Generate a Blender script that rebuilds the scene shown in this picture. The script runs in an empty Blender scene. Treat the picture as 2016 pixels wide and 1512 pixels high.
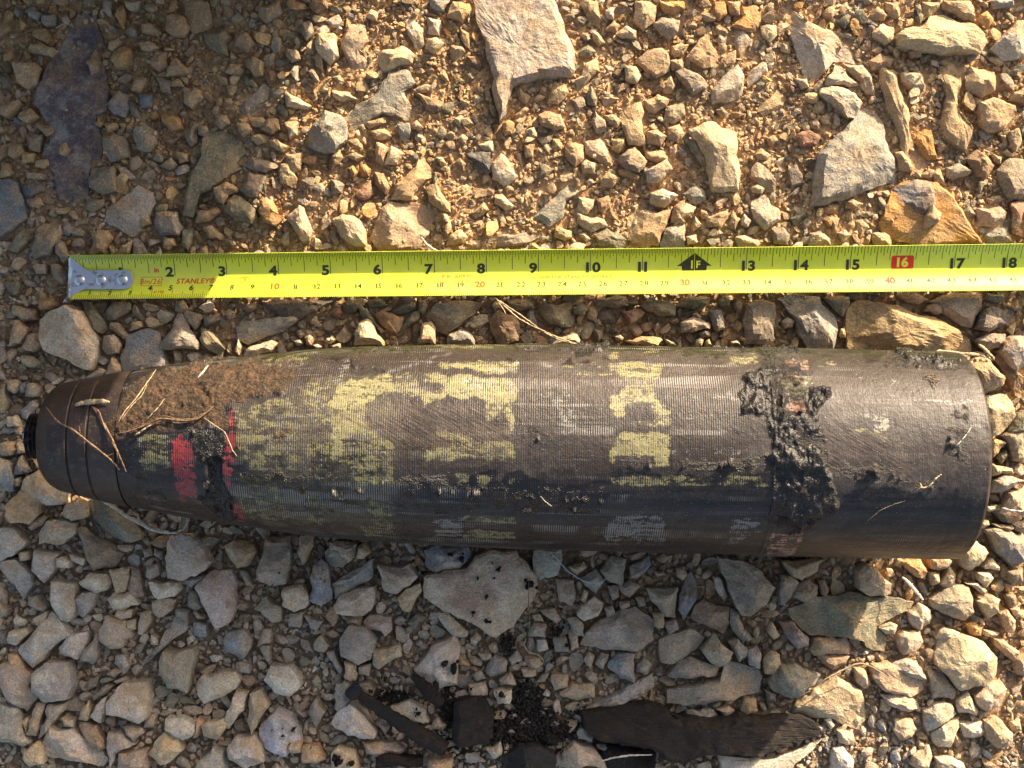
import bpy, math, random
import numpy as np
from mathutils import Vector, Matrix

random.seed(11)
rng = np.random.default_rng(7)
S = bpy.context.scene
COL = S.collection

# ---------------------------------------------------------------- camera, sky, sun, exposure
F = 2600.0            # focal length in photo pixels (photo is 2016 x 1512)
H = 0.655             # camera height over the soil, metres
cam = bpy.data.cameras.new('camera'); camo = bpy.data.objects.new('camera', cam); COL.objects.link(camo)
cam.sensor_width = 36.0; cam.lens = F/2016*36.0
cam.clip_start = 0.01; cam.clip_end = 50
camo.location = (0, 0, H); camo.rotation_euler = (0, 0, 0)
S.camera = camo

SUN = Vector((1.66, 2.1, 1.0)).normalized()
w = bpy.data.worlds.new("World"); S.world = w; w.use_nodes = True
nt = w.node_tree
sky = nt.nodes.new('ShaderNodeTexSky'); sky.sky_type = 'NISHITA'; sky.sun_disc = False
sky.sun_elevation = math.asin(SUN.z); sky.sun_rotation = math.atan2(SUN.x, SUN.y)
sky.air_density = 0.8; sky.dust_density = 4.0; sky.ozone_density = 0.6
bg = nt.nodes['Background']; bg.inputs['Strength'].default_value = 0.125
wb = nt.nodes.new('ShaderNodeMix'); wb.data_type = 'RGBA'; wb.blend_type = 'MULTIPLY'; wb.inputs[0].default_value = 1.0; wb.inputs[7].default_value = (1.0, .935, .85, 1)   # the photo's warm white balance
nt.links.new(sky.outputs[0], wb.inputs[6]); nt.links.new(wb.outputs[2], bg.inputs['Color'])
sl = bpy.data.lights.new('sun', 'SUN'); slo = bpy.data.objects.new('sun', sl); COL.objects.link(slo)
sl.energy = 4.3; sl.angle = math.radians(0.5); sl.color = (1.0, 0.84, 0.63)
slo.rotation_euler = SUN.to_track_quat('Z', 'Y').to_euler(); slo.location = (1, 1.3, 0.6)
S.view_settings.view_transform = 'Standard'; S.view_settings.look = 'None'
S.view_settings.exposure = 1.45; S.view_settings.gamma = 1.0
S.cycles.use_denoising = True
S.cycles.max_bounces = 6

# ---------------------------------------------------------------- coordinates: photo pixel <-> metres at a height
def gx(px, z=0.0): return (px-1008)*(H-z)/F
def gy(py, z=0.0): return (756-py)*(H-z)/F
def to_px(P):
    d = H-P[..., 2]
    return 1008+P[..., 0]*F/d, 756-P[..., 1]*F/d

# ---------------------------------------------------------------- value noise
def _hash(i, j, k, seed):
    h = (i.astype(np.int64)*374761393 + j.astype(np.int64)*668265263 + k.astype(np.int64)*2147483647 + seed*974634777) & 0xffffffff
    h = ((h ^ (h >> 13))*1274126177) & 0xffffffff
    h = ((h ^ (h >> 16))*2246822519) & 0xffffffff
    return ((h ^ (h >> 15)) & 0xffffff)/float(0xffffff)*2-1
def vnoise(P, seed=0):
    P = np.asarray(P, dtype=np.float64); f = np.floor(P); t = P-f; t = t*t*(3-2*t)
    i, j, k = f[..., 0], f[..., 1], f[..., 2]
    out = 0
    for a in (0, 1):
        wa = t[..., 0] if a else 1-t[..., 0]
        for b in (0, 1):
            wb = t[..., 1] if b else 1-t[..., 1]
            for c in (0, 1):
                wc = t[..., 2] if c else 1-t[..., 2]
                out = out + wa*wb*wc*_hash(i+a, j+b, k+c, seed)
    return out
def fbm(P, octv=3, seed=0, gain=0.5):
    P = np.asarray(P, dtype=np.float64); s = 0; a = 1.0
    for o in range(octv):
        s = s + a*vnoise(P*(2.03**o)+o*17.3, seed+o); a *= gain
    return s

# ---------------------------------------------------------------- material helpers
class NT:
    def __init__(s, name):
        s.m = bpy.data.materials.new(name); s.m.use_nodes = True; s.t = s.m.node_tree; s.n = s.t.nodes
        s.bsdf = s.n['Principled BSDF']; s.co = s.n.new('ShaderNodeTexCoord').outputs['Object']
    def link(s, a, b): s.t.links.new(a, b)
    def put(s, sock, v):
        if hasattr(v, 'links') or hasattr(v, 'is_output'): s.link(v, sock)
        elif isinstance(v, (tuple, list)) and len(v) == 3 and sock.type == 'RGBA': sock.default_value = (*v, 1)
        else: sock.default_value = v
    def attr(s, name, out='Color'):
        a = s.n.new('ShaderNodeAttribute'); a.attribute_name = name; return a.outputs[out]
    def sep(s, c):
        n = s.n.new('ShaderNodeSeparateColor'); s.link(c, n.inputs[0]); return n.outputs
    def sepxyz(s, c):
        n = s.n.new('ShaderNodeSeparateXYZ'); s.link(c, n.inputs[0]); return n.outputs
    def math(s, op, a, b=0.0, c=0.0, clamp=False):
        n = s.n.new('ShaderNodeMath'); n.operation = op; n.use_clamp = clamp
        s.put(n.inputs[0], a); s.put(n.inputs[1], b)
        if op in ('MULTIPLY_ADD',): s.put(n.inputs[2], c)
        return n.outputs[0]
    def noise(s, scale, detail=3, rough=0.6, vec=None, seed=0.0, sc=None):
        v = vec or s.co
        if sc:
            mp = s.n.new('ShaderNodeMapping'); mp.inputs['Scale'].default_value = sc; mp.inputs['Location'].default_value = (seed, seed*1.7, 0); s.link(v, mp.inputs[0]); v = mp.outputs[0]
        elif seed:
            mp = s.n.new('ShaderNodeMapping'); mp.inputs['Location'].default_value = (seed, seed*1.7, seed*.3); s.link(v, mp.inputs[0]); v = mp.outputs[0]
        n = s.n.new('ShaderNodeTexNoise'); n.inputs['Scale'].default_value = scale; n.inputs['Detail'].default_value = detail
        n.inputs['Roughness'].default_value = rough; s.link(v, n.inputs['Vector']); return n.outputs[0]
    def thr(s, v, lo, hi):
        n = s.n.new('ShaderNodeMapRange'); n.interpolation_type = 'SMOOTHSTEP'
        s.put(n.inputs['Value'], v); n.inputs['From Min'].default_value = lo; n.inputs['From Max'].default_value = hi; return n.outputs[0]
    def mix(s, f, a, b, mode='MIX'):
        n = s.n.new('ShaderNodeMix'); n.data_type = 'RGBA'; n.blend_type = mode
        s.put(n.inputs[0], f); s.put(n.inputs[6], a); s.put(n.inputs[7], b); return n.outputs[2]
    def bump(s, h, dist, strength=1.0, prev=None):
        n = s.n.new('ShaderNodeBump'); n.inputs['Distance'].default_value = dist; n.inputs['Strength'].default_value = strength
        s.link(h, n.inputs['Height'])
        if prev is not None: s.link(prev, n.inputs['Normal'])
        return n.outputs[0]
    def done(s, color, rough=0.9, normal=None, metal=0.0, spec=0.3):
        s.put(s.bsdf.inputs['Base Color'], color); s.put(s.bsdf.inputs['Roughness'], rough)
        s.put(s.bsdf.inputs['Metallic'], metal); s.put(s.bsdf.inputs['Specular IOR Level'], spec)
        if normal is not None: s.link(normal, s.bsdf.inputs['Normal'])
        return s.m

# stone: attribute col (own colour), col2 (second mineral / stain colour)
def stone_mat(name='stone', dust=0.45):
    k = NT(name)
    c1 = k.attr('col'); c2 = k.attr('col2')
    oi = k.n.new('ShaderNodeObjectInfo').outputs['Random']
    geo = k.n.new('ShaderNodeNewGeometry')
    v = k.n.new('ShaderNodeVectorMath'); v.operation = 'ADD'; k.link(k.co, v.inputs[0])
    cx = k.n.new('ShaderNodeCombineXYZ'); k.link(k.math('MULTIPLY', oi, 7.0), cx.inputs[2]); k.link(cx.outputs[0], v.inputs[1]); v = v.outputs[0]
    n1 = k.noise(70, 4, .62, v); n2 = k.noise(260, 4, .6, v); n3 = k.noise(1100, 3, .65, v); n4 = k.noise(55, 5, .7, v, seed=3.1)
    n5 = k.noise(420, 4, .7, v, seed=5.1)
    col = k.mix(k.thr(k.math('ADD', n1, k.math('MULTIPLY', n2, .35)), .62, .82), c1, c2)
    dustc = (.42, .285, .155)
    col = k.mix(k.math('MULTIPLY', k.thr(k.math('ADD', n4, k.math('MULTIPLY', n5, .3)), .58, .80), dust), col, dustc)
    # rusty freckles and pale scuffs
    col = k.mix(k.math('MULTIPLY', k.thr(n5, .60, .72), .35), col, (.30, .17, .075))
    col = k.mix(k.math('MULTIPLY', k.thr(k.noise(700, 3, .7, v, seed=9.), .60, .70), .30), col, (.62, .56, .46))
    col = k.mix(1.0, col, k.mix(k.thr(n3, .25, .75), (.66, .66, .66), (1.28, 1.26, 1.24)), 'MULTIPLY')
    col = k.mix(1.0, col, k.mix(k.thr(n2, .3, .7), (.86, .86, .86), (1.13, 1.13, 1.13)), 'MULTIPLY')
    col = k.mix(k.math('MULTIPLY', k.thr(k.noise(48, 5, .72, v, seed=17.), .55, .68), .42), col, (.37, .225, .105))
    # small dark pits
    col = k.mix(k.math('MULTIPLY', k.thr(k.noise(900, 2, .5, v, seed=13.), .68, .76), .45), col, (.06, .045, .03))
    b = k.bump(n2, .0016, .55); b = k.bump(n3, .0005, .8, b); b = k.bump(n5, .0009, .5, b)
    return k.done(col, .92, b, 0, .22)
M_STONE = stone_mat()

def soil_mat():
    k = NT('soil'); c = k.attr('col')
    n1 = k.noise(90, 4, .6); n2 = k.noise(500, 4, .7); n3 = k.noise(2200, 2, .6)
    col = k.mix(1.0, c, k.mix(k.thr(n1, .3, .7), (.75, .72, .70), (1.2, 1.2, 1.2)), 'MULTIPLY')
    col = k.mix(1.0, col, k.mix(k.thr(n2, .3, .7), (.72, .7, .68), (1.25, 1.22, 1.2)), 'MULTIPLY')
    b = k.bump(n2, .0012, .8); b = k.bump(n3, .0004, .9, b)
    return k.done(col, .97, b, 0, .12)
M_SOIL = soil_mat()

def dark_mat():
    k = NT('oily_dark_crust'); c = k.attr('col')
    n1 = k.noise(120, 4, .6); n2 = k.noise(600, 4, .7); n3 = k.noise(2400, 2, .6)
    col = k.mix(k.thr(n1, .5, .75), c, (.045, .024, .014))
    col = k.mix(k.math('MULTIPLY', k.thr(n2, .54, .68), .6), col, (.085, .058, .042))
    b = k.bump(n2, .0012, .7); b = k.bump(n3, .0005, .7, b)
    return k.done(col, .8, b, 0, .3)
M_DARK = dark_mat()

# ---------------------------------------------------------------- mesh helper
def mesh_np(name, V, Fq, attrs=None, smooth=False, mat=None):
    """V (n,3); Fq list of int arrays, each (m,3) or (m,4)."""
    me = bpy.data.meshes.new(name)
    V = np.ascontiguousarray(V, dtype=np.float32)
    fs = [np.asarray(f, dtype=np.int32) for f in (Fq if isinstance(Fq, list) else [Fq]) if len(f)]
    loops = np.concatenate([f.ravel() for f in fs]); sizes = np.concatenate([np.full(len(f), f.shape[1], np.int32) for f in fs])
    starts = np.concatenate([[0], np.cumsum(sizes)[:-1]]).astype(np.int32)
    me.vertices.add(len(V)); me.vertices.foreach_set('co', V.ravel())
    me.loops.add(len(loops)); me.loops.foreach_set('vertex_index', loops)
    me.polygons.add(len(sizes)); me.polygons.foreach_set('loop_start', starts); me.polygons.foreach_set('loop_total', sizes)
    for nm, arr in (attrs or {}).items():
        a = me.attributes.new(nm, 'FLOAT_COLOR', 'POINT')
        arr = np.asarray(arr, dtype=np.float32)
        if arr.ndim == 1: arr = np.broadcast_to(arr, (len(V), len(arr)))
        if arr.shape[1] == 3: arr = np.concatenate([arr, np.ones((len(arr), 1), np.float32)], 1)
        a.data.foreach_set('color', np.ascontiguousarray(arr, dtype=np.float32).ravel())
    me.update(calc_edges=True)
    me.polygons.foreach_set('use_smooth', np.full(len(sizes), smooth, dtype=bool))
    if mat: me.materials.append(mat)
    return me
def link(name, me, parent=None, **props):
    o = bpy.data.objects.new(name, me); COL.objects.link(o)
    if parent: o.parent = parent
    for k_, v_ in props.items(): o[k_] = v_
    return o

# ---------------------------------------------------------------- shell placement (needed for clearances)
AX_Z = 0.0500
D_AX = H-AX_Z
def sx(px): return (px-1008)*D_AX/F
ang = math.atan2(-(894-861), 1773-163)            # axis falls slightly to the right in the picture
A0 = np.array([sx(1008), (756-878.3)*D_AX/F])      # axis point at photo column 1008
AD = np.array([math.cos(ang), math.sin(ang)]); AN = np.array([-AD[1], AD[0]])
def rpx(r): return math.sin(math.atan(r/F))*D_AX
PROF = [(95, 62), (96, 70), (98, 79), (103, 88), (112, 97), (128, 106), (145, 110), (163, 114.5), (190, 120), (222, 127), (260, 133.5), (299, 140), (347, 149), (390, 155), (434, 161),
        (480, 166), (521, 171), (590, 181), (640, 185.5), (700, 189.5), (780, 193.5), (868, 197.5), (1014, 201), (1200, 202.5), (1427, 203.5), (1600, 205), (1773, 206), (1850, 205.5), (1876, 204), (1882, 198)]
PX = np.array([sx(p[0]) for p in PROF]); PR = np.array([rpx(p[1]) for p in PROF])
def rad_at(X): return np.interp(X, PX, PR, left=0, right=0)
def shell_local(x, y):
    dx, dy = x-A0[0], y-A0[1]
    return dx*AD[0]+dy*AD[1], dx*AN[0]+dy*AN[1]

TW0, TW1 = 503.0, 588.0
def tape_center(x):           # world y of the centre line, at the tape's height
    px = 1008+x*F/(H-.012)
    return gy(546-(px-150)*.0102, .012)
def zmax(x, y):
    """how high loose stones may stand at x, y (under the shell, under the tape)."""
    x = np.asarray(x); y = np.asarray(y)
    X, Y = shell_local(x, y)
    r = rad_at(X)+.0008
    under = AX_Z-np.sqrt(np.maximum(r*r-Y*Y, 0))-.0004
    z = np.where(np.abs(Y) < r, under, 1.0)
    inside = (x > -.226) & (np.abs(y-tape_center(x)) < .0128)
    return np.where(inside, np.minimum(z, .0062), z)

def ground_z(x, y):
    P = np.stack([x, y, x*0], -1)
    # the soil stands higher, half burying the stones, on the upper side; loose and hollow below the shell
    up = np.clip((y+.02)/.12, 0, 1); up = up*up*(3-2*up); rt = np.clip((x-.13)/.05, 0, 1)*np.clip((-y-.11)/.03, 0, 1)
    lift = np.maximum(up*np.clip(.55+(x+.14)/.2, .35, 1), rt*.9)*.0046
    return -.0028+lift*.85+.0016*fbm(P*38, 2, 3)+.0011*fbm(P*130, 2, 9)+.00055*fbm(P*420, 2, 21)

# ---------------------------------------------------------------- stones traced from the place, each an outline with its own height
REG = {'Z1': (0, 0, 2.88), 'Z2': (650, 0, 2.88), 'Z3': (1316, 0, 2.88), 'Z4': (0, 480, 2.88), 'Z5': (0, 987, 2.88), 'Z6': (650, 987, 2.88), 'Z7': (1316, 987, 2.88),
       'A': (560, 570, 4.032), 'B': (1040, 570, 4.032), 'C': (1516, 570, 4.032), 'D': (1616, 560, 5.04), 'E': (1816, 820, 5.04)}
PAL = {'t': (.40, .285, .165), 'y': (.44, .32, .165), 'c': (.50, .40, .255), 'w': (.43, .365, .285), 'e': (.29, .235, .165), 'n': (.215, .195, .13), 'g': (.115, .108, .10),
       'G': (.25, .235, .20), 'b': (.17, .195, .215), 'B': (.34, .36, .38), 'o': (.48, .255, .085), 'r': (.33, .17, .11), 'p': (.135, .11, .115), 'k': (.21, .14, .085), 'P': (.40, .295, .21)}
PAL2 = {'t': (.33, .22, .12), 'y': (.36, .23, .10), 'c': (.40, .30, .17), 'w': (.36, .26, .16), 'e': (.20, .17, .13), 'n': (.14, .13, .09), 'g': (.20, .18, .15), 'G': (.33, .28, .20),
        'b': (.30, .24, .17), 'B': (.22, .23, .25), 'o': (.33, .20, .10), 'r': (.24, .15, .10), 'p': (.26, .24, .22), 'k': (.30, .19, .10), 'P': (.33, .20, .12)}
WORDS = {'t': 'tan', 'y': 'yellow-buff', 'c': 'cream', 'w': 'pale', 'e': 'grey-brown', 'n': 'olive-grey', 'g': 'dark grey', 'G': 'grey', 'b': 'blue-grey', 'B': 'bluish-white', 'o': 'orange',
         'r': 'reddish', 'p': 'purple-grey', 'k': 'brown', 'P': 'pinkish-tan'}
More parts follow.
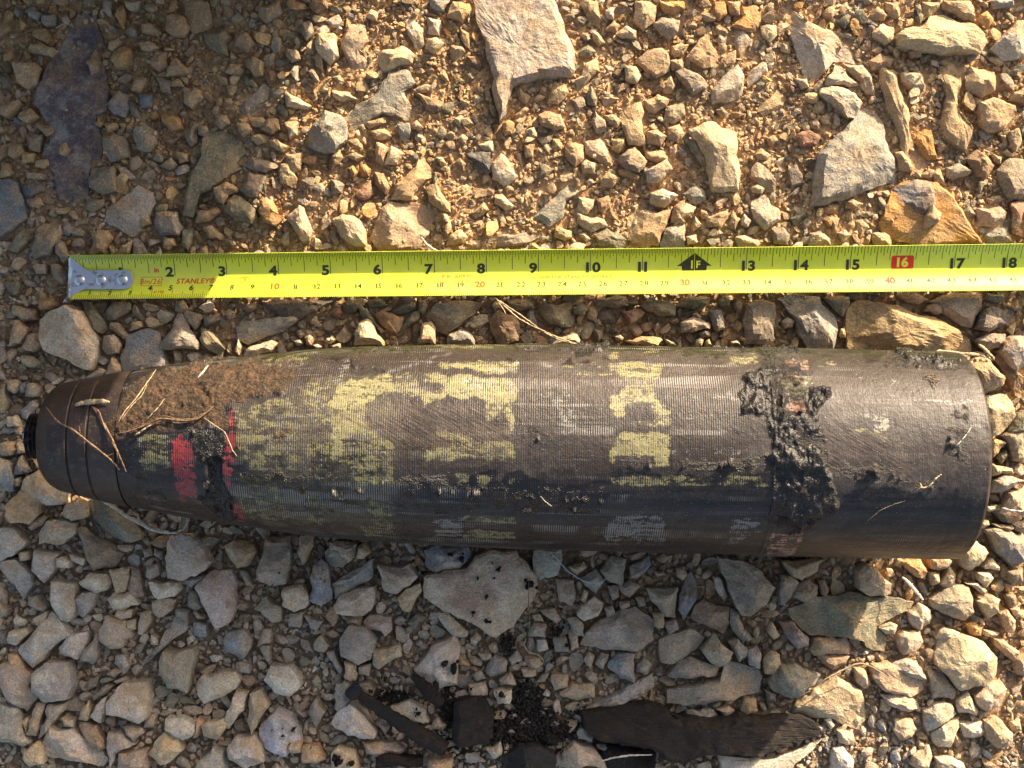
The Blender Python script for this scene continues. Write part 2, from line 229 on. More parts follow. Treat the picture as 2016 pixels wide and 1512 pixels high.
TRACES = """Z1 p 4 430,80 540,85 545,160 575,210 560,330 590,420 610,560 600,620 540,650 575,850 560,890 500,900 490,1110 400,1140 330,1120 310,980 240,880 300,740 250,680 185,590 240,430 300,290 380,210 420,110|long dark purple-grey slate slab with a pale streak, largest stone in the shade
Z1 n 5 1180,740 1260,740 1360,800 1390,860 1340,930 1350,960 1200,1060 1190,1080 1110,1110 1100,1200 1090,1230 1040,1220 1060,1080 1080,980 1140,880 1150,790|olive-grey tapering slate slab lying in shade above the three inch mark
Z1 e 8 580,770 700,770 720,810 725,880 620,915 585,870
Z1 e 8 510,945 640,940 660,1010 655,1080 580,1100 500,1060
Z1 w 4 780,1050 860,1090 880,1150 840,1260 770,1330 740,1340 590,1250 600,1190 640,1150 700,1110
Z1 G 7 880,1200 1000,1200 1030,1290 1010,1330 900,1330 870,1280
Z1 t 8 510,1305 600,1300 630,1340 580,1430 500,1440
Z1 e 9 230,1260 330,1270 340,1320 270,1440 180,1465 170,1400 200,1320
Z1 b 4 30,1015 90,1030 130,1130 150,1240 60,1300 -30,1350 -30,1040
Z1 t 10 70,350 200,355 220,380 200,470 140,500 90,460
Z1 t 9 930,90 970,70 1040,90 1070,150 1040,200 980,200 930,160
Z1 t 3 1050,10 1180,10 1200,100 1180,170 1090,190 1070,140 1040,80
Z1 e 8 1470,30 1580,5 1600,60 1530,120 1500,125 1465,90
Z1 n 8 1150,170 1280,160 1310,210 1280,240 1290,310 1200,280 1150,230
Z1 t 8 880,280 940,290 950,370 890,400 845,350
Z1 t 9 990,320 1070,380 1060,410 940,430 940,380
Z1 y 9 700,255 735,280 700,370 650,375 620,330 640,285
Z1 t 6 540,270 565,350 550,400 510,420 480,350
Z1 b 5 600,580 670,510 720,550 725,600 700,660 650,650
Z1 b 4 790,530 860,530 860,600 790,610
Z1 t 7 1035,495 1130,500 1150,550 1080,610 1040,580
Z1 o 6 910,640 1010,665 1030,720 980,740 920,690
Z1 G 7 750,730 830,710 890,740 880,810 850,860 770,840
Z1 e 5 1090,690 1150,680 1150,700 1110,740 1110,810 1080,830 1045,780
Z1 e 6 1120,715 1170,710 1185,750 1150,775 1120,760
Z1 t 5 770,440 830,440 820,480 790,520 745,510
Z1 t 8 20,580 100,560 110,580 70,630 40,665 0,650 0,610
Z1 t 8 110,640 170,610 215,660 150,695 100,665
Z1 t 7 200,690 290,715 305,750 260,770 200,710
Z1 e 6 150,740 235,765 215,860 160,850
Z1 t 9 45,815 120,815 125,870 70,900 40,880
Z1 y 8 110,860 190,865 185,920 110,920
Z1 t 6 200,910 270,900 280,930 240,955 200,945
Z1 t 8 0,915 40,920 60,980 10,1000 -10,1000
Z1 t 7 165,1125 225,1120 235,1160 205,1180 165,1160
Z1 G 5 140,960 255,985 250,1020 150,1010
Z1 g 4 125,1040 200,1035 260,1055 250,1080 150,1130 125,1100
Z1 e 7 490,1125 590,1120 580,1160 520,1200 475,1180
Z1 t 9 1200,1060 1280,1025 1350,1060 1340,1090 1290,1100 1260,1155 1220,1120
Z1 e 9 1400,970 1500,990 1500,1010 1450,1110 1400,1115 1350,1070
Z1 n 11 1320,1100 1360,1110 1440,1180 1455,1230 1420,1265 1330,1250 1280,1200 1280,1140
Z1 e 6 1380,910 1420,890 1550,920 1575,945 1500,975 1350,930
Z1 o 9 1480,1130 1540,1135 1600,1230 1560,1275 1490,1250 1465,1200
Z1 c 10 1690,1160 1720,1180 1770,1310 1750,1360 1710,1370 1620,1230
Z1 t 7 1590,925 1640,920 1680,1010 1670,1060 1590,1040 1575,970
Z1 c 7 1610,515 1700,560 1765,600 1740,615 1620,600
Z1 G 13 1780,690 1840,620 1930,650 1960,700 1960,780 1890,860 1810,850 1740,820 1740,750|round rough olive-grey stone just inside the sunlit ground, above the five inch mark
Z1 c 10 1785,240 1800,180 1900,190 1920,310 1860,355 1790,270
Z1 t 6 1300,360 1360,355 1380,390 1350,420 1270,405
Z1 t 7 1430,320 1490,350 1480,420 1440,430 1380,350
Z1 t 6 800,130 870,125 910,180 880,200 800,180
Z1 t 6 620,230 670,220 690,240 640,290 605,270
Z1 o 5 660,60 695,20 705,100 700,165 650,80
Z1 c 6 700,0 790,0 780,40 750,60 710,40
Z1 G 5 235,80 310,80 310,140 260,150 235,130
Z1 G 6 145,50 190,35 230,70 210,110 160,90
Z1 y 7 185,165 260,160 270,190 250,235 180,200
Z1 t 7 150,290 170,240 220,235 320,280 280,320 220,300
Z1 t 6 790,240 850,230 900,270 850,290 800,280
Z1 G 2 1340,600 1500,470 1530,500 1520,560 1430,640 1380,640
Z1 t 7 1475,730 1500,680 1570,670 1580,730 1540,760
Z1 t 7 1340,690 1400,690 1425,740 1380,775 1345,740
Z1 e 6 1215,650 1280,650 1300,700 1250,730 1215,700
Z1 t 6 920,1360 980,1350 1000,1390 950,1415 920,1400
Z1 t 6 1150,1290 1200,1280 1260,1330 1250,1360 1180,1350
Z1 t 7 1110,1190 1230,1175 1250,1200 1180,1250 1100,1260
Z1 t 6 760,1350 730,1440 655,1440 690,1390
Z1 b 6 760,1350 800,1370 840,1440 750,1445
Z1 e 8 300,1360 350,1370 390,1450 350,1490 310,1430
Z1 n 6 30,1410 100,1320 220,1275 190,1340 80,1430
Z1 b 4 350,1290 380,1250 410,1290 390,1335 350,1330
Z1 n 6 1030,1300 1090,1290 1085,1340 1060,1420 1030,1400
Z1 t 5 590,700 660,695 665,720 610,750
Z1 t 5 550,660 580,700 560,725 530,700
Z1 t 4@4 330,840 365,805 390,850 360,880 335,870
Z1 t 8 1615,865 1710,860 1700,960 1660,980 1620,930
Z1 t 8 1520,790 1560,780 1640,830 1600,860 1530,820
Z1 c 7 1610,690 1690,690 1680,760 1640,780
Z1 t 6 780,1240 840,1230 860,1270 800,1290
Z1 t 6 990,860 1060,870 1060,910 1010,920
Z1 e 5 880,840 930,890 920,920 870,905
Z1 e 6 905,940 970,890 1000,930 960,960
Z1 t 6 1330,190 1400,180 1450,240 1400,290 1320,260
Z1 e 5 880,430 960,460 970,530 920,520
Z1 t 5 940,460 1010,440 1040,490 970,490
Z1 k 7 1750,0 1850,0 1855,40 1800,70 1755,40
Z1 e 6 1710,130 1760,120 1780,180 1740,230 1705,180
Z1 e 6 1620,270 1690,290 1700,330 1650,350 1615,310
Z2 w 12 800,-40 1260,-40 1320,110 1390,320 1385,400 1370,420 1200,440 1040,480 1010,560 1000,640 960,690 930,560 930,440 880,220 830,110|biggest pale cream slab, at the top edge above the eight and nine inch marks
Z2 P 6 190,140 215,230 160,300 240,330 250,390 150,430 90,330 60,230 100,140
Z2 c 9 290,280 400,250 480,300 460,350 300,400 250,350
Z2 w 5 400,80 470,70 525,160 535,250 500,310 440,190
Z2 c 8 550,215 600,205 650,240 590,300 535,270
Z2 y 12 690,0 790,10 790,70 750,110 660,80
Z2 G 6 560,0 680,0 640,60 570,40
Z2 w 6 550,90 630,110 620,200 550,180
Z2 t 7 680,250 750,250 770,290 710,350 680,310
Z2 k 6 760,310 830,310 870,370 850,400 780,370
Z2 t 6 740,160 790,190 795,280 770,270 740,210
Z2 c 6 200,90 230,50 270,70 260,110
Z2 G 5 330,410 440,395 485,470 420,520 465,600 470,690 370,650 300,640 200,700 130,740 80,670 150,590 260,530|ragged flat grey-buff slab fragment two inches above the six inch mark
Z2 e 3 190,540 300,420 300,460 220,550
Z2 k 6 490,530 645,570 600,640 550,630
Z2 c 7 10,500 110,520 155,560 60,570 10,540
Z2 t 5 190,700 310,665 315,690 220,730
Z2 G 6 380,700 450,700 460,740 430,800 400,790
Z2 t 6 460,700 490,680 535,720 510,740 460,730
Z2 t 9 1180,650 1230,625 1310,650 1330,720 1270,740 1190,700
Z2 t 6 1040,650 1110,600 1130,620 1070,680
Z2 y 7 975,700 1010,675 1045,700 1030,760 990,770
Z2 c 6 805,540 830,520 855,550 840,590 810,580
Z2 t 7 1270,460 1330,470 1355,530 1290,590 1230,580 1250,510
Z2 t 6 1040,490 1080,470 1140,550 1110,590 1070,560
Z2 c 7 1440,360 1510,320 1530,400 1440,480 1400,520 1385,450 1430,410
Z2 t 6 1490,180 1520,180 1560,240 1520,260 1490,220
Z2 n 6 1410,290 1460,250 1510,290 1470,320 1420,320
Z2 c 7 1620,190 1680,140 1740,170 1740,220 1660,210
Z2 t 7 1730,350 1790,290 1880,270 1920,300 1925,400 1850,440 1790,400
Z2 c 8 1670,370 1740,380 1770,420 1740,470 1680,460
Z2 e 8 1830,130 1880,95 1985,110 1975,180 1930,220 1880,190
Z2 t 7 1730,0 1860,0 1840,120 1780,170 1720,110
Z2 t 8 1400,0 1520,0 1530,80 1530,150 1470,120 1440,60
Z2 o 9 1870,0 2016,0 2016,50 1950,75 1890,55
Z2 n 7 1450,540 1480,480 1520,560 1510,600 1460,590
Z2 t 9 1790,570 1860,530 1930,560 1910,600 1840,640 1790,610
Z2 t 8 1650,600 1770,570 1780,640 1770,700 1790,820 1690,820 1660,720
Z2 e 7 1480,690 1500,620 1560,680 1570,740 1510,755
Z2 t 7 1550,650 1600,640 1655,680 1630,720 1570,700
Z2 t 9 1800,740 1860,730 1910,770 1880,820 1800,810
Z2 y 8 1600,790 1680,770 1680,820 1640,865 1600,850
Z2 t 9 1330,820 1435,820 1440,900 1390,950 1340,900
Z2 w 7 1445,800 1530,780 1590,870 1600,930 1560,940 1450,870
Z2 e 10 1620,900 1690,850 1730,835 1800,910 1750,975 1680,960
Z2 w 10 1790,970 1910,900 1940,960 1880,1020 1800,1030
Z2 t 6 1780,850 1890,850 1915,900 1850,920 1790,890
Z2 c 8 1420,930 1450,900 1510,920 1500,980 1430,980
Z2 t 8 1530,1020 1580,970 1645,1010 1600,1060 1540,1060
Z2 t 5 1630,960 1690,950 1760,1000 1750,1020 1640,990
Z2 e 5 1165,780 1270,750 1250,800 1210,830
Z2 t 7 1100,820 1160,815 1150,890 1110,890
Z2 y 6 1260,785 1305,790 1310,840 1270,860 1250,840
Z2 g 6 775,870 910,860 920,970 890,990 820,930
Z2 w 8 970,865 1010,900 1065,1000 1020,1040 980,1050 915,1010 920,920|pale pointed stone just right of a dark grey chip, above the eight inch mark
Z2 c 6 840,820 920,795 925,860 880,855
Z2 c 6 720,780 750,755 780,780 760,825
Z2 t 9 490,910 530,890 580,950 570,1000 460,1130 340,1130 370,1040 450,970
Z2 t 9 530,1060 560,1030 610,1050 680,1150 680,1200 640,1200 560,1140
Z2 P 8 290,1180 330,1140 480,1145 580,1180 600,1220 560,1320 500,1400 430,1420 270,1420 220,1340 260,1260|broad pinkish-tan block touching the tape between the six and seven inch marks
Z2 c 11 60,1210 130,1220 200,1310 200,1390 150,1400 60,1340 10,1240
Z2 r 6 150,1080 230,1020 245,1100 200,1140 145,1110
Z2 t 8 250,970 300,980 340,1060 310,1100 250,1040
Z2 t 7 260,800 330,830 300,935 250,910
Z2 c 8 345,825 415,860 380,930 305,930
Z2 t 6 90,880 150,860 190,890 150,915
Z2 o 6 100,950 130,935 160,980 130,1010
Z2 o 6 170,940 195,925 235,960 220,1000 175,1000
Z2 c 5 600,890 640,890 660,925 625,940
Z2 G 4 1400,980 1445,1010 1430,1080 1340,1140 1320,1230 1240,1290 1160,1230 1200,1180 1280,1110
Z2 c 7 930,1100 980,1100 1050,1170 1000,1190 930,1150
Z2 t 7 800,1200 870,1140 905,1190 860,1220 820,1240
Z2 c 6 1410,1115 1500,1130 1490,1180 1460,1215 1400,1200
Z2 c 9 1400,1200 1560,1240 1575,1280 1480,1310 1400,1260
Z2 k 7 1510,1130 1580,1105 1590,1170 1550,1210 1520,1190
Z2 n 8 1480,1310 1570,1290 1640,1320 1720,1400 1700,1410 1540,1410
Z2 t 8 1690,1240 1720,1190 1860,1200 1940,1180 1900,1290 1870,1390 1780,1410 1690,1360
Z2 c 11 1820,1090 1880,1065 1980,1100 1900,1170 1815,1140
Z2 G 7 1910,1290 2016,1260 2016,1420 1870,1410
Z2 t 9 1950,1170 2016,1130 2016,1260 1930,1260
Z2 c 6 1410,1325 1450,1315 1480,1350 1450,1375
Z2 y 6 1280,1285 1370,1310 1370,1345 1330,1365 1270,1340
Z2 t 8 680,1330 740,1290 780,1340 750,1380 650,1390
Z2 P 6 780,1370 850,1360 840,1410 770,1415
Z2 e 4 890,1340 1180,1320 1190,1345 1080,1390 930,1400 850,1380
Z2 t 5 770,1270 780,1250 870,1250 850,1290
Z2 c 6 10,430 50,415 80,460 40,475
Z2 e 8 0,1010 80,1040 60,1090 0,1100
Z2 t 8 0,880 50,840 75,890 0,965
Z2 n 6 1180,990 1210,920 1280,960 1230,1000 1150,1030
Z2 t 5 1040,1030 1080,1010 1100,1060 1060,1065
Z2 k 5 700,920 740,890 775,930 760,970
Z2 e 6 1370,570 1430,540 1450,600 1400,630
Z2 t 6 230,740 310,725 350,770 300,790 240,780
Z2 t 6 1880,470 1930,430 1960,480 1930,530 1890,520
Z2 t 6 1530,540 1600,530 1640,560 1560,600
Z2 t 6 1850,1120 1760,1100 1740,1140 1680,1130 1700,1090
Z2 t 6 1940,260 1990,240 2016,260 2000,310 1940,310
Z2 t 7 1930,340 2000,330 2000,390 1940,390
Z2 e 7 1910,600 2010,570 2016,650 1950,700 1890,680
Z2 t 7 1915,720 1980,700 2010,750 1970,800 1915,790
Z2 w 6 1560,60 1620,40 1610,110 1570,100
Z2 t 6 1560,170 1610,110 1650,140 1620,180
Z3 w 9 655,40 700,40 840,140 960,190 1030,260 1075,355 940,340 860,440 820,460 770,400 740,310 720,240 680,150 655,70|tall pale triangular slab pointing up, above the fourteen inch mark
Z3 w 9 950,362 983,376 1078,480 990,476 897,484 902,440
Z3 w 9 997,360 1110,365 1160,440 1175,540 1100,500 1088,470
Z3 w 11 870,492 960,492 1060,532 1105,582 1070,670 1020,665 940,600 860,530
Z3 G 12 1120,600 1200,640 1230,690 1235,790 1290,900 1300,1020 1240,1040 1140,1070 1000,1130 820,1165 830,1010 860,870 960,760 1050,680|big grey-green angular slab above the fifteen inch mark, silky grain on its left side
Z3 t 9 1210,370 1290,390 1310,480 1360,600 1375,760 1440,880 1465,950 1440,980 1380,960 1320,830 1290,700 1240,600 1200,450|long narrow tan stone standing beside the big grey-green slab, above the sixteen inch mark
Z3 t 7 1140,340 1210,300 1280,330 1260,380 1160,400
Z3 c 9 1320,410 1430,395 1470,480 1460,505 1380,510 1330,460
Z3 t 10 1545,400 1590,330 1680,350 1670,450 1640,530 1640,640 1690,700 1730,720 1690,850 1580,780 1550,700
Z3 y 11 1700,430 1720,370 1860,400 1865,510 1790,545 1700,500
Z3 t 11 1770,580 1850,550 1970,600 1985,650 1880,740 1820,745 1780,680
Z3 c 14 1440,150 1500,80 1590,75 1640,120 1740,130 1800,190 1810,230 1770,300 1600,300 1310,260 1300,190 1370,155|thick pale layered rock near the top edge above the sixteen inch mark
Z3 w 10 1840,270 1900,200 1950,150 1980,115 2040,110 2040,320 1900,340 1880,300
Z3 t 9 1150,80 1190,30 1250,80 1230,110 1160,110
Z3 t 8 1230,5 1310,5 1320,90 1270,100 1240,60
Z3 y 10 1450,0 1550,0 1550,40 1440,120 1450,50
Z3 t 10 1560,0 1730,0 1750,120 1680,110 1560,40
Z3 c 8 1155,190 1220,130 1280,150 1270,230 1230,255 1160,210
Z3 n 5 960,110 1020,75 1025,120 1010,165 960,120
Z3 t 7 180,215 225,185 320,370 200,385 100,320 150,260
Z3 w 4 375,170 440,160 480,230 440,290 405,335 375,240
Z3 w 6 400,360 435,420 410,560 250,580 250,510 320,420
Z3 w 4 450,410 555,330 565,410 450,500
Z3 o 5 420,30 500,15 545,50 530,130 490,180 360,150 420,90
Z3 o 7 260,10 320,5 330,80 290,115 255,70
Z3 t 7 335,0 410,0 410,80 350,80
Z3 c 7 525,140 610,140 620,200 575,240 530,200
Z3 e 9 40,400 90,380 180,420 235,480 130,535 90,470
Z3 t 6 20,290 60,240 120,245 100,290 30,330
Z3 t 5 10,370 40,330 95,350 80,390 20,400
Z3 c 7 720,440 790,440 800,490 760,500
Z3 c 12 120,730 240,680 380,740 400,800 390,880 415,960 400,1080 250,1080 220,920 170,820|smooth pale greenish-cream block standing alone above the thirteen inch mark
Z3 n 6 80,790 120,740 180,830 230,930 230,970 150,880
Z3 w 7 480,1130 550,1100 580,1160 635,1190 635,1250 550,1300 500,1250 470,1180
Z3 c 6 470,1060 510,1040 550,1070 530,1100 480,1090
Z3 e 6 470,960 500,920 540,940 620,1050 600,1090 530,1060 470,1000
Z3 g 4 680,960 730,930 765,1040 700,1060 680,1010
Z3 t 6 490,870 530,835 590,880 560,910 500,890
Z3 r 6 730,760 800,735 870,770 840,820 750,830
Z3 t 6 800,690 850,660 870,700 860,740 810,730
Z3 G 5 80,1100 150,1050 210,1080 215,1130 150,1160
Z3 t 8 40,1190 100,1150 160,1175 140,1210 30,1280
Z3 t 7 220,1230 330,1190 340,1230 300,1290 230,1290
Z3 t 6 130,1270 150,1220 190,1270 140,1310
Z3 t 6 350,1240 370,1190 405,1250 380,1300 330,1290
Z3 c 6 100,1340 160,1330 170,1370 110,1390
Z3 w 8 800,1320 860,1300 920,1350 930,1390 795,1395
Z3 t 7 920,1230 970,1240 960,1340 930,1350
Z3 c 8 960,1320 1000,1300 1040,1335 990,1370
Z3 t 6 1060,1250 1110,1240 1145,1290 1090,1350
Z3 t 9 1010,1140 1050,1120 1110,1150 1060,1200 1010,1180
Z3 t 7 870,1190 900,1150 980,1160 950,1210 880,1210
Z3 o 8 1280,1060 1400,1010 1530,1040 1620,1120 1700,1260 1780,1380 1390,1385 1220,1330 1200,1260 1250,1150|wide orange-stained slab touching the tape above the sixteen inch mark
Z3 p 11 1290,1060 1400,1012 1500,1030 1560,1090 1530,1180 1450,1240 1380,1220 1300,1120
Z3 t 8@8 1500,1160 1555,1210 1540,1260 1460,1290 1480,1210
Z3 t 9 1290,860 1330,850 1395,940 1380,970 1310,960
Z3 o 6 1390,690 1450,700 1500,740 1530,900 1480,910 1410,820
Z3 c 7 1520,800 1550,785 1590,825 1545,865
Z3 G 8 1585,950 1660,920 1730,965 1700,990 1620,1020 1585,1000
Z3 k 10 1680,900 1760,840 1860,930 1810,1010 1760,1000
Z3 t 7 1840,870 1900,890 1890,930 1850,910
Z3 e 9 1870,960 1940,890 2040,910 2040,1130 1930,1120 1880,1020
Z3 P 9 1760,1180 1880,1160 1930,1200 1920,1240 1850,1290 1770,1280
Z3 r 9 1945,1150 2040,1110 2040,1350 1950,1320
Z3 G 6 1790,1310 1940,1270 1960,1370 1810,1375
Z3 n 6 1670,1180 1710,1170 1745,1220 1700,1240
Z3 c 6 1810,1120 1890,1100 1900,1140 1830,1160
Z3 t 7 1500,980 1540,950 1580,1050 1520,1040
Z3 t 6 1430,990 1480,950 1510,960 1490,1010 1430,1000
Z3 t 8 1940,740 1990,725 2005,800 1970,860 1940,830
Z3 t 6 1890,760 1920,760 1935,830 1900,830
Z3 c 5 1900,860 1920,845 1965,885 1930,890
Z3 o 9 1770,80 1810,60 1845,110 1820,155 1770,120
Z3 G 7 1830,0 1960,0 1960,30 1850,50
Z3 t 8 1960,520 2040,480 2040,590 1940,560
Z3 t 3 500,630 620,500 670,540 650,600 540,660
Z3 n 5 270,620 310,600 340,640 310,665
Z3 G 4 1765,740 1810,735 1840,770 1810,795 1770,780
Z3 t 6 560,780 600,765 620,800 580,830
Z3 t 7 890,50 930,30 960,60 930,100 880,80
Z3 w 6 430,1210 470,1250 450,1290 410,1270
Z3 e 7 590,1300 640,1280 690,1330 680,1390 600,1380
Z3 n 6 690,1240 780,1190 790,1220 720,1280
Z3 c 6 380,1340 440,1330 520,1360 530,1400 400,1400
Z3 t 8 1160,1320 1220,1310 1270,1340 1270,1390 1170,1390
Z3 t 7 1360,290 1430,280 1440,320 1380,330
Z3 n 7 1430,320 1480,290 1500,310 1440,360
Z3 t 5 1100,220 1150,220 1150,290 1110,300
Z4 w 15 290,370 370,345 460,380 500,470 540,560 530,640 490,715 430,700 330,640 240,600 200,520 210,430|big pale mottled rock between the tape's hook and the shell's nose
Z4 t 8 70,430 95,430 150,490 100,560 40,580
Z4 t 8 150,510 205,500 225,560 180,610 115,590
Z4 o 8 215,320 300,305 325,350 280,370 215,370
Z4 n 6 20,220 100,210 110,250 80,290 30,250
Z4 e 8 280,110 320,110 375,190 350,230 290,180
Z4 n 8 450,330 500,330 560,400 600,480 570,510 510,460
Z4 n 7 600,370 640,320 730,330 740,370 650,430 600,430
Z4 e 7 620,440 670,450 730,520 700,540 610,480
Z4 t 8 740,440 790,435 800,470 730,495
Z4 e 9 580,520 640,510 680,570 660,620 600,625 570,590
Z4 b 5 720,520 830,480 900,500 930,640 935,690 850,700 690,720 680,650 710,580
Z4 e 8 1000,390 1040,400 1130,570 1120,600 1030,590 910,600 900,580 960,500
Z4 e 6 1040,370 1140,400 1130,460 1100,490 1030,410
Z4 e 6 1150,420 1230,400 1240,430 1160,470
Z4 n 7 1140,470 1200,500 1270,590 1250,640 1180,600 1130,540
Z4 G 5 1370,430 1640,410 1690,430 1600,500 1520,520 1400,570 1340,540 1335,470
Z4 g 4 1480,330 1900,320 1780,380 1700,430 1580,400
Z4 c 8 1380,620 1420,580 1530,545 1570,560 1530,610 1430,640 1370,635
Z4 c 7 1335,580 1350,540 1365,580 1350,630 1330,610
Z4 e 6 995,330 1030,320 1060,370 1030,400 990,380
Z4 c 8 30,980 80,970 110,1000 100,1035 40,1040
Z4 e 8 150,800 190,790 220,830 200,865 140,865
Z4 t 7 30,780 90,770 110,820 70,850 30,830
Z4 b 6 110,940 180,885 200,920 150,1000 120,990
Z4 t 6 590,740 630,640 680,690 680,720 600,740
Z4 t 9 0,1130 60,1120 80,1170 60,1200 0,1200
Z4 b 10 -10,1210 40,1240 75,1340 70,1400 40,1410 -10,1350
Z4 g 8 115,1200 150,1260 180,1290 110,1310 70,1310
Z4 t 7 160,1200 220,1260 240,1290 200,1270
Z4 c 12 200,1285 260,1340 340,1390 375,1410 350,1480 250,1490 180,1460 100,1390 140,1320
Z4 e 7 70,1330 120,1320 100,1380 75,1375
Z4 e 6 480,760 560,705 600,720 500,770
Z4 c 6 80,1130 110,1120 140,1180 90,1190
Z4 t 4 60,350 200,370 200,430 120,440 60,390
Z4 b 6 100,790 140,780 150,830 110,850
Z4 e 6 190,110 250,110 260,170 200,170
Z4 n 8 0,800 20,790 35,900 10,960 -20,950
Z4 e 7 740,640 770,560 790,600 770,650
Z5 o 12 30,20 100,-60 180,-50 220,10 215,70 160,130 60,125 25,90
Z5 t 9 350,50 430,-20 490,10 490,90 400,115 350,80
Z5 n 8 490,0 560,-10 640,30 700,90 800,180 790,220 740,240 650,210 560,140 500,70|long olive-brown slab under the shell's nose, a white straw lying across it
Z5 t 7 150,150 180,110 240,75 265,95 230,140 170,170
Z5 t 10 200,190 260,110 350,110 420,130 420,180 340,250 210,250
Z5 w 10 -20,155 60,155 110,200 140,240 80,300 -20,345
Z5 w 9 185,275 325,300 300,390 230,470 170,400
Z5 c 8 320,330 350,310 390,340 390,380 320,375
Z5 c 7 390,300 480,330 470,370 400,340
Z5 t 7 110,290 160,290 165,330 110,340
Z5 k 8 430,150 480,150 530,200 640,250 690,300 640,380 520,400 480,330 460,240
Z5 t 6 660,250 745,250 740,280 700,290 660,275
Z5 w 14 965,195 1080,200 1150,270 1190,350 1160,390 1040,450 940,440 930,380 945,270|big pale whitish triangular stone below the shell's red band
Z5 y 11 1260,260 1310,230 1420,250 1445,290 1400,370 1330,385 1290,320
Z5 e 12 1490,265 1640,265 1645,350 1620,470 1540,485 1450,450 1465,360
Z5 k 10 1500,200 1640,200 1650,265 1490,265
Z5 t 9 1700,195 1770,200 1775,250 1740,340 1710,365 1680,290
Z5 b 11 1770,370 1820,330 1860,380 1870,480 1880,560 1820,600 1750,570 1750,430
Z5 n 8 1840,290 1900,230 2016,240 2016,320 1900,380 1850,350
Z5 y 11 1610,490 1710,475 1750,540 1740,600 1660,630 1600,590 1595,520
Z5 P 13 1190,400 1300,395 1330,470 1330,620 1290,700 1220,730 1160,620 1095,490|big pinkish-tan wedge pointing down, below the pale triangular stone
Z5 G 5 1000,465 1090,435 1180,420 1180,440 1090,485
Z5 c 9 835,455 1000,460 1025,500 980,545 940,545 900,555 870,540
Z5 t 7 860,570 900,550 990,560 975,620 900,665 860,630
Z5 y 10 610,390 730,380 730,430 700,520 660,525
Z5 c 9 440,465 500,410 600,420 625,460 600,510 540,525 460,490
Z5 k 6 740,370 790,390 810,540 760,540 720,500
Z5 e 7 830,370 890,355 900,420 850,450 825,430
Z5 e 9 1440,610 1500,540 1590,600 1590,680 1550,690 1500,650
Z5 n 8 1070,510 1120,520 1150,600 1110,625 1060,600
Z5 w 12 280,455 420,475 420,570 415,640 380,690 330,680 290,600
Z5 G 9 410,570 460,520 540,530 530,580 470,660 420,640
Z5 c 8 600,560 640,520 740,520 780,590 700,620 640,620
Z5 t 7 660,620 750,620 740,660 690,670 650,650
Z5 G 8 -20,345 80,330 130,380 165,420 165,480 115,565 90,480 20,410
Z5 e 8 150,550 200,540 260,600 240,630 160,600
Z5 t 9 550,740 600,650 700,680 750,770 700,790 690,830 630,840 550,790
Z5 y 7 700,690 760,670 770,730 720,740
Z5 t 7 790,640 860,620 850,680 800,760 770,750
Z5 w 12 270,640 340,700 390,765 170,955 85,860 180,740|pale rectangular brick-like stone lying diagonally, well below the shell's nose
Z5 w 10 390,760 480,750 470,840 430,905 330,870 330,830
Z5 e 9 540,750 550,790 540,900 510,935 450,900 460,850
Z5 c 8 50,740 150,720 165,750 80,820 20,815
Z5 p 6 -10,730 40,735 30,815 -10,810
Z5 y 8 180,670 255,630 260,650 210,710 175,690
Z5 e 7 -10,570 40,620 30,650 -10,660
Z5 o 7 40,870 90,870 135,940 130,955 60,930
Z5 e 6 980,660 1060,680 1050,740 940,820 860,900 790,945 820,890 900,820
Z5 e 6 990,610 1065,620 1060,690 1000,660
Z5 e 13 920,850 1090,840 1100,900 1060,1080 1060,1090 950,1060 900,980 905,890
Z5 b 9 1280,750 1370,730 1420,790 1420,830 1370,905 1280,860 1260,800
Z5 w 11 1530,940 1640,940 1690,1000 1700,1060 1640,1110 1560,1090 1490,1020
Z5 c 11 1110,1030 1140,990 1230,980 1330,970 1355,1020 1330,1070 1150,1155 1110,1090
Z5 G 14 170,990 250,920 370,920 400,1060 370,1130 240,1145 170,1080|big light grey faceted block in the bottom corner below the hook
Z5 c 14 690,1035 830,1030 850,1120 830,1230 780,1265 600,1215 600,1150 650,1080|big cream five-sided block near the bottom edge, below the two inch mark
Z5 P 10 -10,930 80,900 170,1000 150,1060 200,1120 130,1200 30,1140 -10,1060
Z5 G 9 -20,1160 90,1180 110,1260 155,1380 120,1400 -20,1370
Z5 y 9 200,1150 250,1150 220,1240 190,1340 140,1330 170,1230
Z5 y 7 110,1260 140,1230 160,1250 140,1320
Z5 e 10 260,1160 370,1150 350,1200 290,1260 250,1320 205,1360 220,1290 260,1230
Z5 c 7 345,1230 410,1240 410,1290 350,1280
Z5 w 8 230,1370 270,1290 400,1300 500,1370 600,1470 570,1512 250,1460 230,1400
Z5 k 6 430,1260 540,1270 600,1400 560,1430 480,1350
Z5 y 10 130,1420 190,1375 240,1400 240,1490 160,1500 130,1460
Z5 G 8 600,1320 670,1310 760,1390 650,1430 620,1512 600,1400
Z5 t 10 660,1440 830,1420 830,1530 660,1530
Z5 y 14 920,1320 1000,1350 1020,1430 900,1512 830,1440 870,1370
Z5 w 11 930,1240 1020,1230 1100,1270 1095,1330 1030,1360 930,1300
Z5 o 8 1110,1240 1150,1260 1120,1340 1090,1355
Z5 y 10 1140,1270 1270,1235 1290,1260 1230,1355 1150,1330
Z5 c 10 1330,1085 1395,1100 1380,1190 1290,1300 1270,1270 1290,1190
Z5 y 11 1410,1100 1480,1075 1515,1180 1420,1330 1395,1260
Z5 w 12 1280,1410 1320,1350 1440,1340 1480,1400 1490,1490 1380,1530 1290,1470
Z5 B 9 1470,1280 1560,1190 1640,1220 1700,1310 1690,1390 1620,1450 1500,1410 1460,1340|pale bluish-white round stone with black spots near the bottom edge
